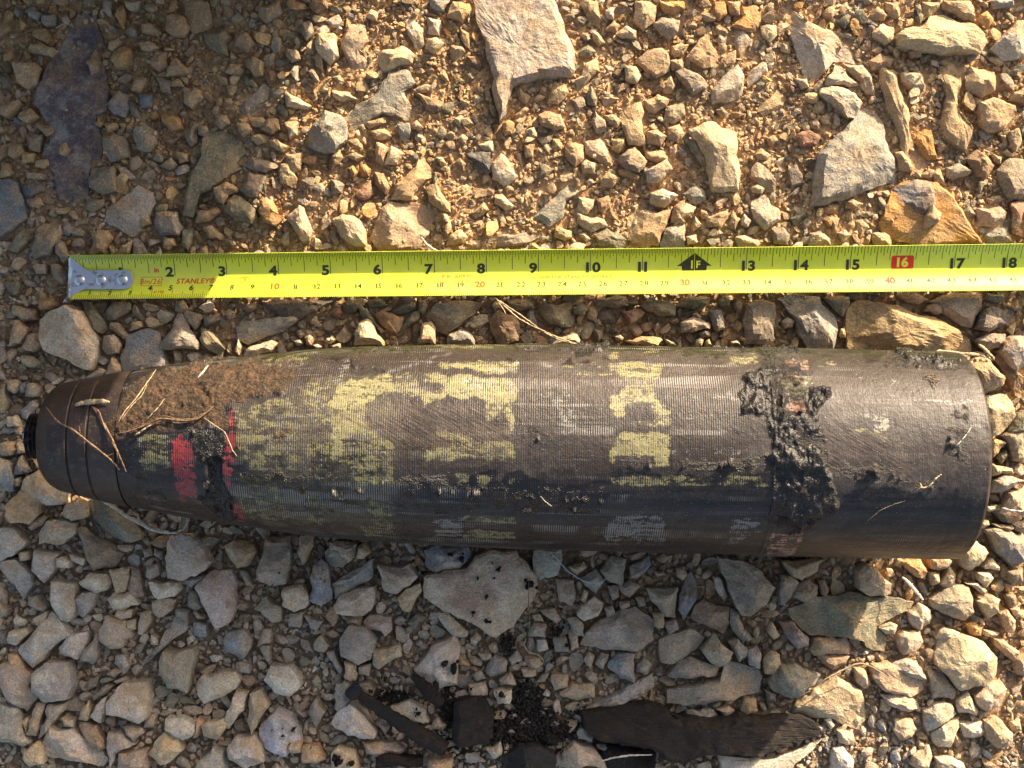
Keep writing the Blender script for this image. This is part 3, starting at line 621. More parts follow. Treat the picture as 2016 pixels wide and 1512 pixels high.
Z5 o 9 1710,1400 1800,1395 1840,1470 1790,1490 1710,1485
Z5 G 8 1120,1480 1200,1400 1260,1430 1280,1530 1090,1530
Z5 G 8 1880,1260 2016,1170 2016,1330 1900,1300
Z5 e 8 1740,1190 1790,1120 1840,1200 1790,1290
Z5 G 9 1890,1100 1950,1020 1985,1060 1960,1170 1920,1210
Z5 e 7 1780,800 1820,760 1865,820 1840,860 1780,850
Z5 G 7 1850,860 1890,850 1940,960 1930,985 1870,900
Z5 y 8 1950,910 2016,930 2016,1020 1970,1025
Z5 G 6 1720,650 1800,680 1830,680 1790,740 1760,720
Z5 e 6 1640,640 1720,630 1700,720 1635,710
Z5 e 6 1470,830 1530,820 1530,930
Z5 e 6 1490,730 1530,730 1530,810 1450,830
Z5 e 5 1350,390 1400,400 1430,480 1390,480
Z5 b 4 1090,690 1170,700 1170,765 1100,765
Z5 G 6 1330,920 1415,920 1410,980 1340,970
Z5 G 7 1880,480 2016,390 2016,520 1900,560
Z5 c 10 1890,590 1950,540 2030,500 2040,655 1900,640
Z5 G 6 650,880 700,870 730,940 690,985 640,920
Z5 w 8 600,1110 590,1200 570,1265 510,1220 540,1160
Z5 y 7 500,1130 510,1190 490,1250 440,1240 460,1180
Z5 t 7 700,1280 800,1290 810,1320 750,1370 700,1330
Z5 t 6 820,1230 880,1210 870,1280 810,1290
Z5 t 10 1620,1370 1700,1370 1700,1430 1620,1430
Z5 n 6 480,1060 500,1010 560,990 540,1050 490,1080
Z5 n 6 520,1110 600,1040 650,1040 600,1090 530,1130
Z5 n 6 560,1020 620,1000 640,1020 570,1040
Z5 G 6 640,1020 700,1000 720,1020 660,1040
Z5 e 6 600,980 640,950 690,960 650,1000
Z5 c 5 850,760 890,780 895,820 850,810
Z5 e 6 800,270 850,270 860,310 810,325
Z5 G 6 870,270 920,290 920,340 870,310
Z5 e 6 1210,70 1240,100 1170,160 1130,130
Z5 k 6 840,240 880,210 960,200 960,250 900,270
Z6 P 9 900,280 1050,280 1100,340 1175,430 1170,520 1100,620 1040,720 980,745 940,775 860,730 690,640 530,550 530,430 640,400 780,380 830,310|largest pale pinkish-grey slab below the shell with black spots on it
Z6 b 9 530,280 600,255 780,265 800,310 740,380 600,415 540,380
Z6 w 13 265,360 380,380 440,365 495,430 470,460 370,530 300,520
Z6 P 13 15,600 50,540 150,500 250,490 230,620 180,655 30,630
Z6 y 9 380,550 430,500 510,465 520,510 450,630 410,620
Z6 P 8 180,690 220,650 340,660 345,740 310,775 280,740 190,730
Z6 y 12 230,850 390,820 400,890 270,965 240,940
Z6 e 11 50,790 110,700 200,720 260,800 230,900 160,930 60,880
Z6 n 7 440,690 490,640 540,660 480,730
Z6 c 8 600,640 670,640 780,740 780,770 700,770 640,700
Z6 w 11 500,940 570,830 700,770 720,790 720,960 720,1050 590,1080 520,1010 470,960|pale stone spattered with black specks below the seven inch mark
Z6 c 7 795,780 830,740 855,780 830,815 800,810
Z6 G 9 1155,280 1310,270 1320,330 1290,420 1190,450 1150,400
Z6 e 8 1280,440 1380,450 1395,520 1370,595 1300,570
Z6 w 10 1400,650 1430,590 1500,545 1550,580 1520,650 1440,680
Z6 y 6 1420,560 1440,500 1465,510 1450,590
Z6 e 8 1530,390 1600,310 1680,330 1660,480 1560,440
Z6 b 7 1700,440 1700,370 1810,310 1825,360 1740,440
Z6 t 7 1350,370 1440,340 1455,380 1400,420
Z6 G 7 1410,440 1510,390 1560,450 1510,530
Z6 e 6 1575,480 1640,480 1640,540 1600,565
Z6 e 7 1640,470 1700,450 1760,480 1700,545 1650,520
Z6 e 10 1795,500 1975,490 1970,670 1880,640 1820,560
Z6 t 9 1835,640 1895,640 1890,720 1835,710
Z6 e 9 1895,690 1960,670 1980,730 1920,755
Z6 e 9 1500,700 1620,640 1740,610 1840,680 1840,790 1740,860 1560,850 1415,820 1450,750|broad brown-grey leaf-shaped slab two inches below the shell's middle, right of the largest slab
Z6 b 10 1580,920 1640,870 1730,870 1730,1040 1650,1010 1575,950
Z6 e 7 1740,930 1780,890 1830,930 1800,985 1740,970
Z6 G 6 1500,930 1540,860 1580,870 1550,960
Z6 t 6 1440,910 1470,860 1500,880 1480,950
Z6 t 7 1300,1090 1370,1040 1500,1050 1500,1120 1400,1130 1310,1110
Z6 t 7 1255,990 1350,990 1350,1060 1270,1080
Z6 t 7 960,1010 1020,975 1055,1040 970,1040
Z6 e 7 880,970 930,880 1010,910 1000,970 900,1000
Z6 e 6 1010,890 1060,850 1090,900 1030,935
Z6 c 5 840,870 910,865 920,900 860,905
Z6 e 8 1120,760 1160,690 1230,700 1220,775
Z6 w 6 1170,790 1220,785 1235,840 1180,855
Z6 c 5 1145,650 1190,640 1210,685 1160,680
Z6 t 6 1350,740 1400,730 1410,830 1370,850
Z6 e 6 1265,770 1340,770 1360,860 1280,860
Z6 P 6 1190,620 1280,610 1310,670 1290,695 1230,660
Z6 G 6 1340,670 1400,660 1440,710 1440,770 1390,770
Z6 G 6 1440,1190 1700,1040 1830,980 1840,1060 1700,1130 1480,1210 1440,1240
Z6 w 12 0,1270 110,1150 190,1210 260,1320 250,1350 100,1330
Z6 P 8 250,1270 290,1230 340,1280 310,1335
Z6 P 9 175,1370 370,1370 420,1420 400,1440 200,1440
Z6 y 10 0,1440 40,1400 140,1430 160,1530 10,1530
Z6 n 9 160,1040 220,1030 250,1080 230,1120 180,1090
Z6 G 10 30,1040 100,1040 110,1130 50,1210 25,1180
Z6 t 7 580,1260 610,1230 660,1270 640,1300 570,1300
Z6 w 6 340,1170 450,1130 540,1180 560,1260 480,1250 400,1220
Z6 c 8 925,1080 1030,1070 1020,1150 950,1150
Z6 e 5 800,990 850,960 880,1010 830,1020
Z6 t 5 780,1040 880,1030 890,1100 800,1120
Z6 t 10 1380,1370 1500,1410 1560,1490 1580,1530 1300,1530 1320,1430
Z6 G 8 1400,1310 1430,1290 1490,1340 1480,1365 1410,1350
Z6 c 8 880,1410 970,1370 975,1440 930,1470
Z6 o 9 560,1470 690,1460 690,1530 550,1530
Z6 b 6 1510,1380 1590,1385 1570,1430 1520,1410
Z6 o 5 730,880 780,920 790,940 730,930
Z6 y 7 80,910 140,920 120,1020 80,1000
Z6 e 6 160,940 230,920 220,990 160,980
Z6 y 8 150,260 190,240 230,290 190,330 140,330
Z6 P 8 -10,230 150,240 120,330 60,380 -10,370
Z6 G 8 10,470 90,420 240,330 240,430 130,490 20,530
Z6 e 6 1640,570 1700,565 1705,600 1650,615
Z6 e 6 1550,600 1600,590 1620,640 1570,660
Z6 e 6 1730,550 1780,545 1790,590 1750,600
Z6 t 6 1840,400 1890,395 1910,420 1860,430
Z6 k 6 80,660 180,660 170,720 110,700
Z6 e 7 1200,990 1240,980 1220,1030 1170,1030
Z6 t 6 1080,950 1160,950 1170,990 1100,1000
Z7 e 13 290,320 420,340 530,400 610,490 570,570 470,650 420,650 370,560 340,470 300,400|big smooth grey-brown stone tucked below the shell under the thirteen inch mark
Z7 t 10 650,340 880,330 850,400 760,450 700,430
Z7 e 9 640,420 690,420 740,460 690,550 640,590 630,520
Z7 e 10 710,490 800,450 860,480 840,550 780,580 700,540
Z7 k 7 850,450 890,445 915,500 900,535 870,530
Z7 n 12 700,620 900,550 1040,525 1200,545 1300,560 1410,580 1380,630 1250,690 1190,720 1250,780 1240,860 1180,860 1100,790 1000,770 820,770 740,700|long dark slate slab half sunlit, below the driving band end of the shell
Z7 t 13 1080,400 1130,350 1180,380 1270,470 1260,530 1150,540 1080,500
Z7 o 9 1340,350 1430,320 1470,400 1470,450 1400,420 1370,390
Z7 t 8 1490,330 1560,310 1610,340 1580,380 1500,390
Z7 c 13 1660,280 1740,220 1800,260 1830,300 1770,370 1720,400 1670,360
Z7 G 12 1820,170 1860,155 2040,210 2040,350 1980,380 1870,290
Z7 c 8 1790,370 1840,325 1880,370 1880,395 1800,385
Z7 c 8 1550,470 1600,370 1625,400 1620,480 1580,500
Z7 c 8 1485,410 1540,410 1540,460 1500,480
Z7 c 9 1760,410 1830,405 1850,440 1810,490 1760,450
Z7 w 8 1700,470 1760,460 1810,510 1790,540
Z7 e 12 1500,560 1580,500 1620,480 1720,490 1740,570 1750,640 1700,685 1600,650 1500,600
Z7 n 9 1930,540 1980,530 1990,590 1950,620
Z7 c 11 1760,570 1840,530 1885,560 1880,630 1820,665
Z7 c 11 1380,640 1440,590 1500,620 1490,700 1430,745 1385,700
Z7 o 9 1700,700 1750,685 1790,720 1780,770 1720,760
Z7 c 9 1520,760 1560,715 1660,750 1640,780 1530,790
Z7 c 7 1800,735 1880,745 1870,770 1800,765
Z7 P 10 1300,790 1340,740 1430,740 1450,800 1400,860 1330,870
Z7 c 10 1200,720 1280,695 1310,710 1290,760 1240,760
Z7 c 17 1530,880 1560,790 1700,770 1810,810 1880,900 1870,990 1820,1050 1660,1080 1600,1000 1540,940|biggest cream boulder-like rock in the sunlit bottom corner
Z7 t 9 810,850 830,785 900,780 1010,780 1040,820 1030,870 920,870 830,880
Z7 k 6 850,880 1030,880 1010,930 940,960 870,920
Z7 y 9 540,900 580,850 630,870 640,920 600,980 550,980
Z7 n 11 570,1030 640,930 720,920 810,970 870,990 830,1050 750,1120 680,1120 600,1080|olive-green rounded stone straddling the shade edge, two inches above the flat rusty strip
Z7 p 10 630,690 720,690 800,780 800,820 730,840 680,780
Z7 y 7 560,740 590,685 635,760 600,785
Z7 e 9 360,610 400,640 480,780 460,800 410,790 350,690
Z7 k 9 150,600 200,560 350,600 350,700 320,760 260,730 130,670
Z7 e 13 190,850 270,760 370,860 350,910 280,945
Z7 G 8 340,800 390,780 470,860 400,910
Z7 G 8 450,840 510,820 530,870 520,950 460,930
Z7 w 6 260,430 290,430 340,540 320,570 270,500
Z7 e 9 330,910 520,960 540,1010 520,1090 300,1130 0,1160 0,1080 200,1040 320,1000
Z7 e 9 0,990 60,910 120,880 300,950 270,1000 0,1000
Z7 e 8 -50,790 120,720 210,780 160,850 40,920 -40,920
Z7 y 7 410,1190 430,1120 500,1120 510,1190 440,1210
Z7 t 6 270,1180 340,1160 380,1190 330,1225
Z7 p 6 545,1070 620,1090 610,1140 560,1140
Z7 y 8 730,1170 830,1070 960,1000 1100,1080 1120,1150 1130,1250 1080,1300 1000,1280 900,1230 760,1240 720,1230|wide soil-coated tan slab in the sun just above the rusty strip's end
Z7 t 9 1160,930 1250,910 1350,960 1460,1020 1460,1080 1380,1110 1230,1080 1160,1000
Z7 w 11 1270,930 1350,890 1420,920 1470,1010 1380,1000 1260,970
Z7 e 8 1480,960 1560,970 1630,1070 1620,1120 1500,1120
Z7 t 8 1060,950 1120,960 1155,1040 1120,1070 1070,1030
Z7 w 9 1210,1100 1300,1090 1420,1140 1430,1170 1370,1200 1260,1160
Z7 G 10 1450,1190 1500,1150 1610,1150 1640,1210 1530,1280 1470,1310 1450,1260
Z7 c 8 1500,1320 1600,1240 1650,1220 1650,1280 1600,1390 1520,1390
Z7 c 10 1640,1130 1700,1080 1760,1200 1750,1220 1650,1200
Z7 P 14 1750,1110 1810,1040 1900,1025 1930,1070 1890,1170 1820,1200 1760,1160
Z7 t 10 1850,780 1900,780 2000,860 1960,910 1870,830
Z7 t 9 1970,890 2040,840 2040,1010 1980,980
Z7 c 10 1655,1260 1780,1250 1810,1300 1780,1340 1680,1340
Z7 t 13 1800,1250 1880,1230 1960,1330 1940,1390 1860,1400 1810,1340
Z7 t 9 1940,1250 2000,1240 2010,1300 1950,1310
Z7 y 7 1610,1320 1640,1310 1670,1370 1640,1400
Z7 c 10 1520,1460 1590,1450 1680,1490 1690,1530 1530,1530
Z7 t 9 1290,1240 1390,1240 1410,1290 1380,1340 1320,1360 1280,1300
Z7 w 5 290,1440 480,1450 600,1460 800,1380 880,1350 830,1410 700,1530 300,1530
Z7 c 7 890,1240 920,1230 945,1270 920,1290
Z7 G 6 100,1190 240,1180 290,1220 280,1250 120,1240
Z7 t 10 1890,640 1930,615 1980,680 1960,750 1920,740
Z7 t 6 50,380 90,370 110,410 80,450 50,430
Z7 b 8 70,520 130,400 165,480 160,570 90,680 60,620
Z7 w 8 940,1410 1000,1400 1060,1470 1050,1530 930,1530
Z7 t 8 1390,1440 1480,1380 1500,1450 1480,1530 1380,1500
Z7 t 6 960,1300 1050,1310 1060,1380 970,1370
Z7 c 8 1940,610 1990,600 2010,650 1970,660
Z7 n 8 1840,20 1920,20 1990,90 1960,140 1890,110
Z7 e 8 1930,400 2016,380 2016,460 1950,470
A c 13 550,350 580,270 650,225 690,250 720,330 780,410 780,440 545,440|bright sunlit cream block against the shell, straight below the six inch mark
A n 7 580,140 600,125 650,150 700,220 790,320 770,350 700,260 600,200
A k 8 710,200 780,160 860,190 950,220 940,270 890,350 840,330 740,260
A n 6 850,170 920,110 1050,90 1050,150 950,190 880,200
A e 8 1060,80 1120,75 1130,130 1100,200 1060,170
A n 7 1030,170 1070,170 1070,220 920,360 880,370 900,330
A n 8 1110,220 1200,110 1400,80 1580,100 1500,200 1400,280 1290,360 1200,330 1190,260
A t 9 1060,400 1090,270 1160,250 1200,300 1195,430 1060,430
A G 9 1290,400 1300,350 1390,310 1470,340 1510,400 1510,435 1290,435
A k 8 1610,230 1700,160 1830,210 1870,270 1860,400 1750,440 1690,430 1640,330
A n 6 460,170 470,90 640,70 640,110 560,180 490,190
A n 5 650,90 760,70 810,120 740,140 680,140
A r 8 370,170 420,140 460,180 430,225 380,210
A n 6 1760,90 1980,80 1980,150 1850,170 1770,140
A t 8 155,380 200,360 230,390 210,440 180,440
A c 9 320,390 370,360 400,400 350,430 315,415
A e 7 70,410 120,400 150,430 100,450
A c 8 220,440 260,430 300,455 250,475
A e 7 90,330 130,320 155,360 120,390
A c 8 370,450 440,425 440,465 380,470
B n 8 80,150 130,110 350,80 380,200 360,290 260,300 170,270 110,200
B n 8 360,140 440,110 475,160 440,205 370,195
B n 6 520,80 880,60 870,110 700,150 540,130
B n 10 890,130 960,80 1110,80 1175,130 1170,210 1050,210 930,160
B r 8 740,170 900,150 930,190 850,260 800,280
B n 6 1180,130 1220,70 1450,60 1420,130 1300,150
B n 7 1520,90 1560,50 1610,80 1590,130 1530,130
B n 7 1640,70 1700,90 1700,140 1660,180 1630,120
B e 8 1310,190 1340,180 1380,220 1360,240 1315,220
B G 9 1450,170 1540,160 1560,230 1570,310 1510,330 1470,300
B e 9 1210,260 1300,220 1450,270 1440,310 1330,330 1220,340
B n 7 1350,360 1400,310 1450,340 1450,370 1380,380
B e 9 1740,110 1840,80 1960,100 1970,220 1960,400 1900,435 1720,435 1710,250
B y 9 770,410 900,370 1050,380 1070,400 1030,440 850,435
B c 8 190,430 340,330 400,350 430,440 190,445
B c 7 1090,390 1160,410 1180,450 1120,450
B c 9 1340,400 1370,380 1395,400 1380,450 1335,450
B c 8 1410,410 1440,390 1455,440 1410,450
B n 6 520,310 590,320 590,380 560,410 530,370
B y 7 1690,370 1735,390 1730,415 1690,400
B c 7 1610,410 1660,405 1690,435 1620,435
B e 6 1120,240 1190,225 1200,265 1150,270
B e 6 995,280 1030,255 1045,300 1010,340
B e 6 520,250 560,230 580,280 540,300
B t 6 1520,370 1590,310 1600,340 1560,380
B c 8 690,370 730,355 760,385 740,410 700,400
C G 11 70,60 200,30 400,50 430,120 520,190 550,250 530,420 510,470 310,470 230,330 200,220 130,120|big grey stone with a sunlit rough edge, between tape and shell below the fourteen inch mark
C y 13 640,160 720,80 820,80 870,100 1030,120 1120,170 1330,220 1480,290 1620,390 1635,490 1600,510 700,500 640,450 625,300|great buff loaf-shaped rock half sunlit, between tape and shell below the sixteen inch mark
C n 7 430,60 640,50 640,110 580,220 520,160
C e 7 1060,70 1180,30 1250,80 1180,120 1080,100
C e 8 1230,170 1270,120 1380,120 1370,190 1330,205
C e 9 1280,90 1400,40 1700,30 1700,130 1640,220 1610,300 1530,290 1400,200
C n 6 1720,30 1870,30 1850,90 1770,110 1710,90
C g 10 1680,200 1760,130 1950,160 1960,220 1880,280 1740,330 1640,310
C e 11 1650,400 1760,350 1880,350 1880,400 1830,460 1720,480
C c 7 1880,320 1950,260 1960,300 1930,360
C e 8 95,260 140,220 200,250 180,300 120,310
C y 8 560,310 600,300 600,380 560,380
D w 14 1830,590 1900,510 2040,520 2040,780 1960,860 1870,760 1800,660
D k 8 1760,700 1820,680 1900,800 2040,920 2040,1130 1960,1100 1880,960 1730,740
D t 14 1480,800 1560,720 1680,740 1740,830 1830,920 1800,1010 1640,1085 1560,960|glossy brown-and-tan angular rock hugging the shell's base near its top corner
D c 12 1640,1110 1850,1090 1910,1180 1940,1290 1900,1370 1780,1490 1690,1512 1620,1350
D n 9 1960,1300 2040,1250 2040,1480 1850,1512 1900,1400
D t 8 1350,700 1480,690 1480,780 1440,800 1350,740
D y 8 1480,680 1640,675 1650,720 1560,740
E y 9 700,220 830,250 840,270 760,370 700,420 690,250
E n 6 750,400 840,330 860,390 790,470
E e 8 800,190 920,90 1040,130 1040,460 920,440 850,250
E c 8 710,465 830,500 910,520 920,570 800,570 710,600
E G 10 740,640 820,590 960,620 1040,640 900,710 800,760 710,760
E P 10 830,860 870,760 1040,680 1040,960 920,1060 860,1060 780,960
E e 8 700,1060 780,1080 900,1080 920,1120 880,1150 760,1110
E e 8 930,1100 1040,990 1040,1160 940,1140
E c 8 660,900 740,890 740,930 660,950
E c 9 600,1060 660,1030 680,1080 600,1120"""

def refine(poly, step, amp, r):
    """subdivide a closed outline with a little fractal jitter."""
    P = np.array(poly, float)
    while True:
        Q = np.roll(P, -1, 0); d = Q-P; L = np.hypot(d[:, 0], d[:, 1])
        if L.max() <= step: return P
        out = []
        for a, dd, l in zip(P, d, L):
            out.append(a)
            if l > step:
                nrm = np.array([-dd[1], dd[0]])/l
                out.append(a+dd*(.5+r.uniform(-.08, .08))+nrm*r.normal()*amp*l)
        P = np.array(out)

def edge_dist(xy, P):
    A = P; B = np.roll(P, -1, 0); AB = B-A; L2 = (AB**2).sum(1)+1e-12
    t = np.clip(((xy[:, None]-A[None])*AB[None]).sum(-1)/L2, 0, 1)
    return np.sqrt((((A[None]+t[..., None]*AB[None])-xy[:, None])**2).sum(-1).min(1))

def stone_mesh(poly, h, r, base=-.004, z0=0.0, step=None, soft=1.0):
    """poly (n,2) metres; dome of facets: returns V, F, tri/quads. Real thickness down to base."""
    area = .5*abs(np.sum(poly[:, 0]*np.roll(poly[:, 1], -1)-np.roll(poly[:, 0], -1)*poly[:, 1]))
    size = math.sqrt(area)
    if np.sum(poly[:, 0]*np.roll(poly[:, 1], -1)-np.roll(poly[:, 0], -1)*poly[:, 1]) < 0: poly = poly[::-1]
    step = step or min(max(size/9, .0009), .0019)
    P = refine(poly, step, .045, r)
    # knock the corners off a little
    P = P*.92+.04*np.roll(P, 1, 0)+.04*np.roll(P, -1, 0)
    c = P.mean(0); n = len(P)
    K = int(min(max(size/2/step, 4), 15))
    s = 1-np.linspace(0, 1, K+1)[:-1]**1.15            # 1 .. small
    rings = [1.03, 1.015]+list(s)
    R = np.hypot(*(P-c).T); meanR = R.mean()
    tilt = r.normal(size=2)*.13*soft
    planes = []
    flat = h < .28*size
    for _ in range(r.integers(3, 7)):
        a = r.uniform(0, 2*math.pi); sl_ = r.uniform(.15, .55) if flat else r.uniform(.25, 1.0); off = r.uniform(.3, .9)*meanR if flat else r.uniform(.05, .75)*meanR
        planes.append((math.cos(a), math.sin(a), sl_, off))
    edge = r.uniform(.62, .88) if flat else r.uniform(.45, .8)
    V = []
    sd = int(r.integers(0, 9999))
    for i, q in enumerate(rings):
        xy = c+(P-c)*q
        if i == 0: z = np.full(n, base)
        elif i == 1: z = np.full(n, min(h*.22, h*edge-.0004))
        else:
            d = edge_dist(xy, P)
            zt = h*(1+tilt[0]*(xy[:, 0]-c[0])/meanR+tilt[1]*(xy[:, 1]-c[1])/meanR)
            for (ca, sa, k_, off) in planes:
                zt = np.minimum(zt, h*1.02-((xy[:, 0]-c[0])*ca+(xy[:, 1]-c[1])*sa-off)*k_)
            bev = 1.5+1.1*vnoise(np.stack([xy[:, 0], xy[:, 1], xy[:, 0]*0+sd*.37], -1)*130, sd+2)
            zt = np.minimum(zt, h*edge+d*bev)
            zt = np.maximum(zt, h*.25)
            z = zt+fbm(np.stack([xy[:, 0], xy[:, 1], xy[:, 0]*0+sd*.001], -1)*230, 3, sd)*min(h*.06, .0006)
        V.append(np.stack([xy[:, 0], xy[:, 1], z+z0], -1))
    V = np.array(V); nr = len(rings)
    jit = fbm(V*330, 2, sd+5)*.00032
    V[1:, :, 0] += jit[1:]; V[1:, :, 1] += fbm(V*330, 2, sd+15)[1:]*.00032
    top = np.array([[c[0], c[1], V[-1, :, 2].mean()]])
    Vf = np.concatenate([V.reshape(-1, 3), top])
    i = np.arange(nr-1)[:, None]*n; j = np.arange(n)[None]; jn = (j+1) % n
    quads = np.stack([i+j, i+jn, i+n+jn, i+n+j], -1).reshape(-1, 4)
    l = (nr-1)*n; tris = np.stack([l+np.arange(n), l+(np.arange(n)+1) % n, np.full(n, nr*n)], -1)
    return Vf, quads, tris, area
def clampz(V):
    V[:, 2] = np.minimum(V[:, 2], zmax(V[:, 0], V[:, 1])); return V

stones = []
for line in TRACES.strip().splitlines():
    body, _, lab = line.partition('|')
    reg, ccode, hh, *pts = body.split()
    lift = 0.0
    if '@' in hh: hh, lift = hh.split('@'); lift = float(lift)/1000
    h = float(hh)/1000
    if reg in ('Z1', 'Z2', 'Z3') and h > .005: h = .005+(h-.005)*.8
    elif reg in ('Z5', 'Z6', 'Z7') and h > .006: h = .006+(h-.006)*.85
    ox, oy, sc = REG[reg]
    pp = np.array([[float(a) for a in p.split(',')] for p in pts])/sc+[ox, oy]
    zc = h*.75+lift
    poly = np.stack([gx(pp[:, 0], zc), gy(pp[:, 1], zc)], -1)
    x_, y_ = pp[:, 0], pp[:, 1]
    area = .5*abs(np.sum(x_*np.roll(y_, -1)-np.roll(x_, -1)*y_))
    cx_, cy_ = np.clip(pp.mean(0), 0, [2016, 1512])
    stones.append(dict(c=ccode, h=h, lift=lift, pp=pp, poly=poly, area=area, cx=cx_, cy=cy_, lab=lab.strip()))
# some more outside the frame, so that the ground goes on
for _ in range(70):
    side = rng.integers(0, 4)
    m = rng.uniform(25, 170)
    cx_, cy_ = [(rng.uniform(-170, 2190), -m), (rng.uniform(-170, 2190), 1512+m), (-m, rng.uniform(-170, 1680)), (2016+m, rng.uniform(-170, 1680))][side]
    if side == 3 and 440 < cy_ < 640: continue
    rr = rng.uniform(14, 24); n_ = rng.integers(5, 9); a_ = np.sort(rng.uniform(0, 6.28, n_))
    pp = np.stack([cx_+np.cos(a_)*rr*rng.uniform(.8, 1.3, n_), cy_+np.sin(a_)*rr*rng.uniform(.7, 1.1, n_)], -1)
    stones.append(dict(c=rng.choice(list('tycweGnk')), h=.008, lift=0, pp=pp, poly=np.stack([gx(pp[:, 0], .006), gy(pp[:, 1], .006)], -1), area=10, cx=cx_, cy=cy_, lab=''))

# ---- labels that say which stone: how it looks and where it lies by the tape's inch marks
NUMW = ['zero', 'one', 'two', 'three', 'four', 'five', 'six', 'seven', 'eight', 'nine', 'ten', 'eleven', 'twelve', 'thirteen', 'fourteen', 'fifteen', 'sixteen', 'seventeen', 'eighteen']
def horiz(px):
    i = (px-136)/103.1
    if i < .3: return "left of the tape's hook" if i < -.3 else "by the tape's hook"
    a = int(i)
    if .3 < i-a < .7: return 'at inch %s and a half' % NUMW[a]
    return 'at inch %s' % NUMW[min(int(round(i)), 18)]
def inches(d):
    q = int(round(d/103.1*2))
    if q > 3: q = 2*int(round(d/103.1))
    if q == 0: return 'just'
    if q == 1: return 'half an inch'
    if q == 2: return 'one inch'
    if q % 2: return '%s and a half inches' % NUMW[q//2]
    return '%s inches' % NUMW[q//2]
def vert(px, py):
    if py < 488: return inches(488-py)+' above the tape'
    if py < 700 or (px < 136 and py < 760):
        if px > 136: return 'between tape and shell'
        return 'beside the tape end' if py < 600 else 'above the shell nose'
    if px > 1880 and py < 1090: return 'beside the shell base'
    if px < 100 and py < 940: return "left of the shell's nose"
    yb = np.interp(px, [80, 258, 434, 600, 868, 1200, 1800], [930, 996, 1027, 1053, 1071, 1084, 1100])
    return inches(max(py-yb, 0))+' below the shell'
def shape_word(pp, h):
    q = pp-pp.mean(0); u, s_, vt = np.linalg.svd(q, full_matrices=False); asp = s_[0]/max(s_[1], 1e-6)
    if asp > 2.3: return 'long narrow'
    if h <= .0055: return 'flat' if asp < 1.6 else 'thin elongated'
    if asp > 1.6: return 'elongated'
    if len(pp) == 4: return 'four-cornered'
    if len(pp) == 5: return 'angular'
    return 'chunky' if h > .009 else 'blunt'
inframe = [s for s in stones if s['area'] > 12]
inframe.sort(key=lambda s: -s['area'])
MAIN = inframe[:292]; REST = inframe[292:]+[s for s in stones if s['area'] <= 12]
for k_, s in enumerate(MAIN):
    sz = 'large' if s['area'] > 5200 else ('medium' if s['area'] > 2600 else 'small')
    s['auto'] = (sz, WORDS[s['c']], shape_word(s['pp'], s['h']), vert(s['cx'], s['cy']), horiz(s['cx']))
    if not s['lab']: s['lab'] = '%s %s %s stone %s, %s' % s['auto']
    if len(s['lab'].replace('-', ' ').split()) > 15: s['lab'] = '%s %s stone %s, %s' % (s['auto'][1], s['auto'][2].split()[0], s['auto'][3], s['auto'][4])
for trial in range(3):
    by = {}
    for s in MAIN: by.setdefault(s['lab'], []).append(s)
    for lab, g in by.items():
        if len(g) < 2: continue
        spanx = max(q['cx'] for q in g)-min(q['cx'] for q in g); spany = max(q['cy'] for q in g)-min(q['cy'] for q in g)
        g.sort(key=lambda q: q['cx'] if spanx > spany else q['cy'])
        wd = (['left-hand', 'right-hand'] if len(g) == 2 else ['left', 'middle', 'right']) if spanx > spany else (['upper', 'lower'] if len(g) == 2 else ['upper', 'middle', 'lower'])
        for q, w_ in zip(g, wd): q['lab'] = w_+' '+q['lab']

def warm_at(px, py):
    """1 = orange-brown ground of the upper side, 0 = the greyer dirt of the lower side, where stones are greyed for shade."""
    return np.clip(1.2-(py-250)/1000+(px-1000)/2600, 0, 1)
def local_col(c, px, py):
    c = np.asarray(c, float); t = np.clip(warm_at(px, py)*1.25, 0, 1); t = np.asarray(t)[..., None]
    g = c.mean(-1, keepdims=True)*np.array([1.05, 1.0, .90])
    return c*t+(g*.42+c*.58)*(1-t)*1.42  # stone colour greyed and brightened to give the lower side's neutral shade tone
for s in MAIN:
    if len(s['lab'].replace('-', ' ').split()) > 16: s['lab'] = s['lab'].replace('one and a half inches', 'over an inch').replace('half an inch', 'close')
r_st = np.random.default_rng(5)
for s in MAIN:
    V, Q, T, _ = stone_mesh(s['poly'], s['h'], r_st, z0=s['lift'], base=-.004-s['lift']*.0)
    V = clampz(V)
    c = V.mean(0); c[2] = 0
    v_ = r_st.uniform(.86, 1.14)
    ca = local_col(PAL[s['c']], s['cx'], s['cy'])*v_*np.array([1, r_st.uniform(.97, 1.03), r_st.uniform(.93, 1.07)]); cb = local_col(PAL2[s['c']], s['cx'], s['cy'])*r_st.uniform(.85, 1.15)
    me = mesh_np('stone', V-c, [Q, T], {'col': ca, 'col2': cb}, mat=M_STONE)
    nm = 'flat_stone' if s['area'] > 9000 and s['h'] <= .0125 else 'stone'
    o = link(nm, me, label=s['lab'], category='stone', group='loose stones of the gravel bed')
    o.location = c

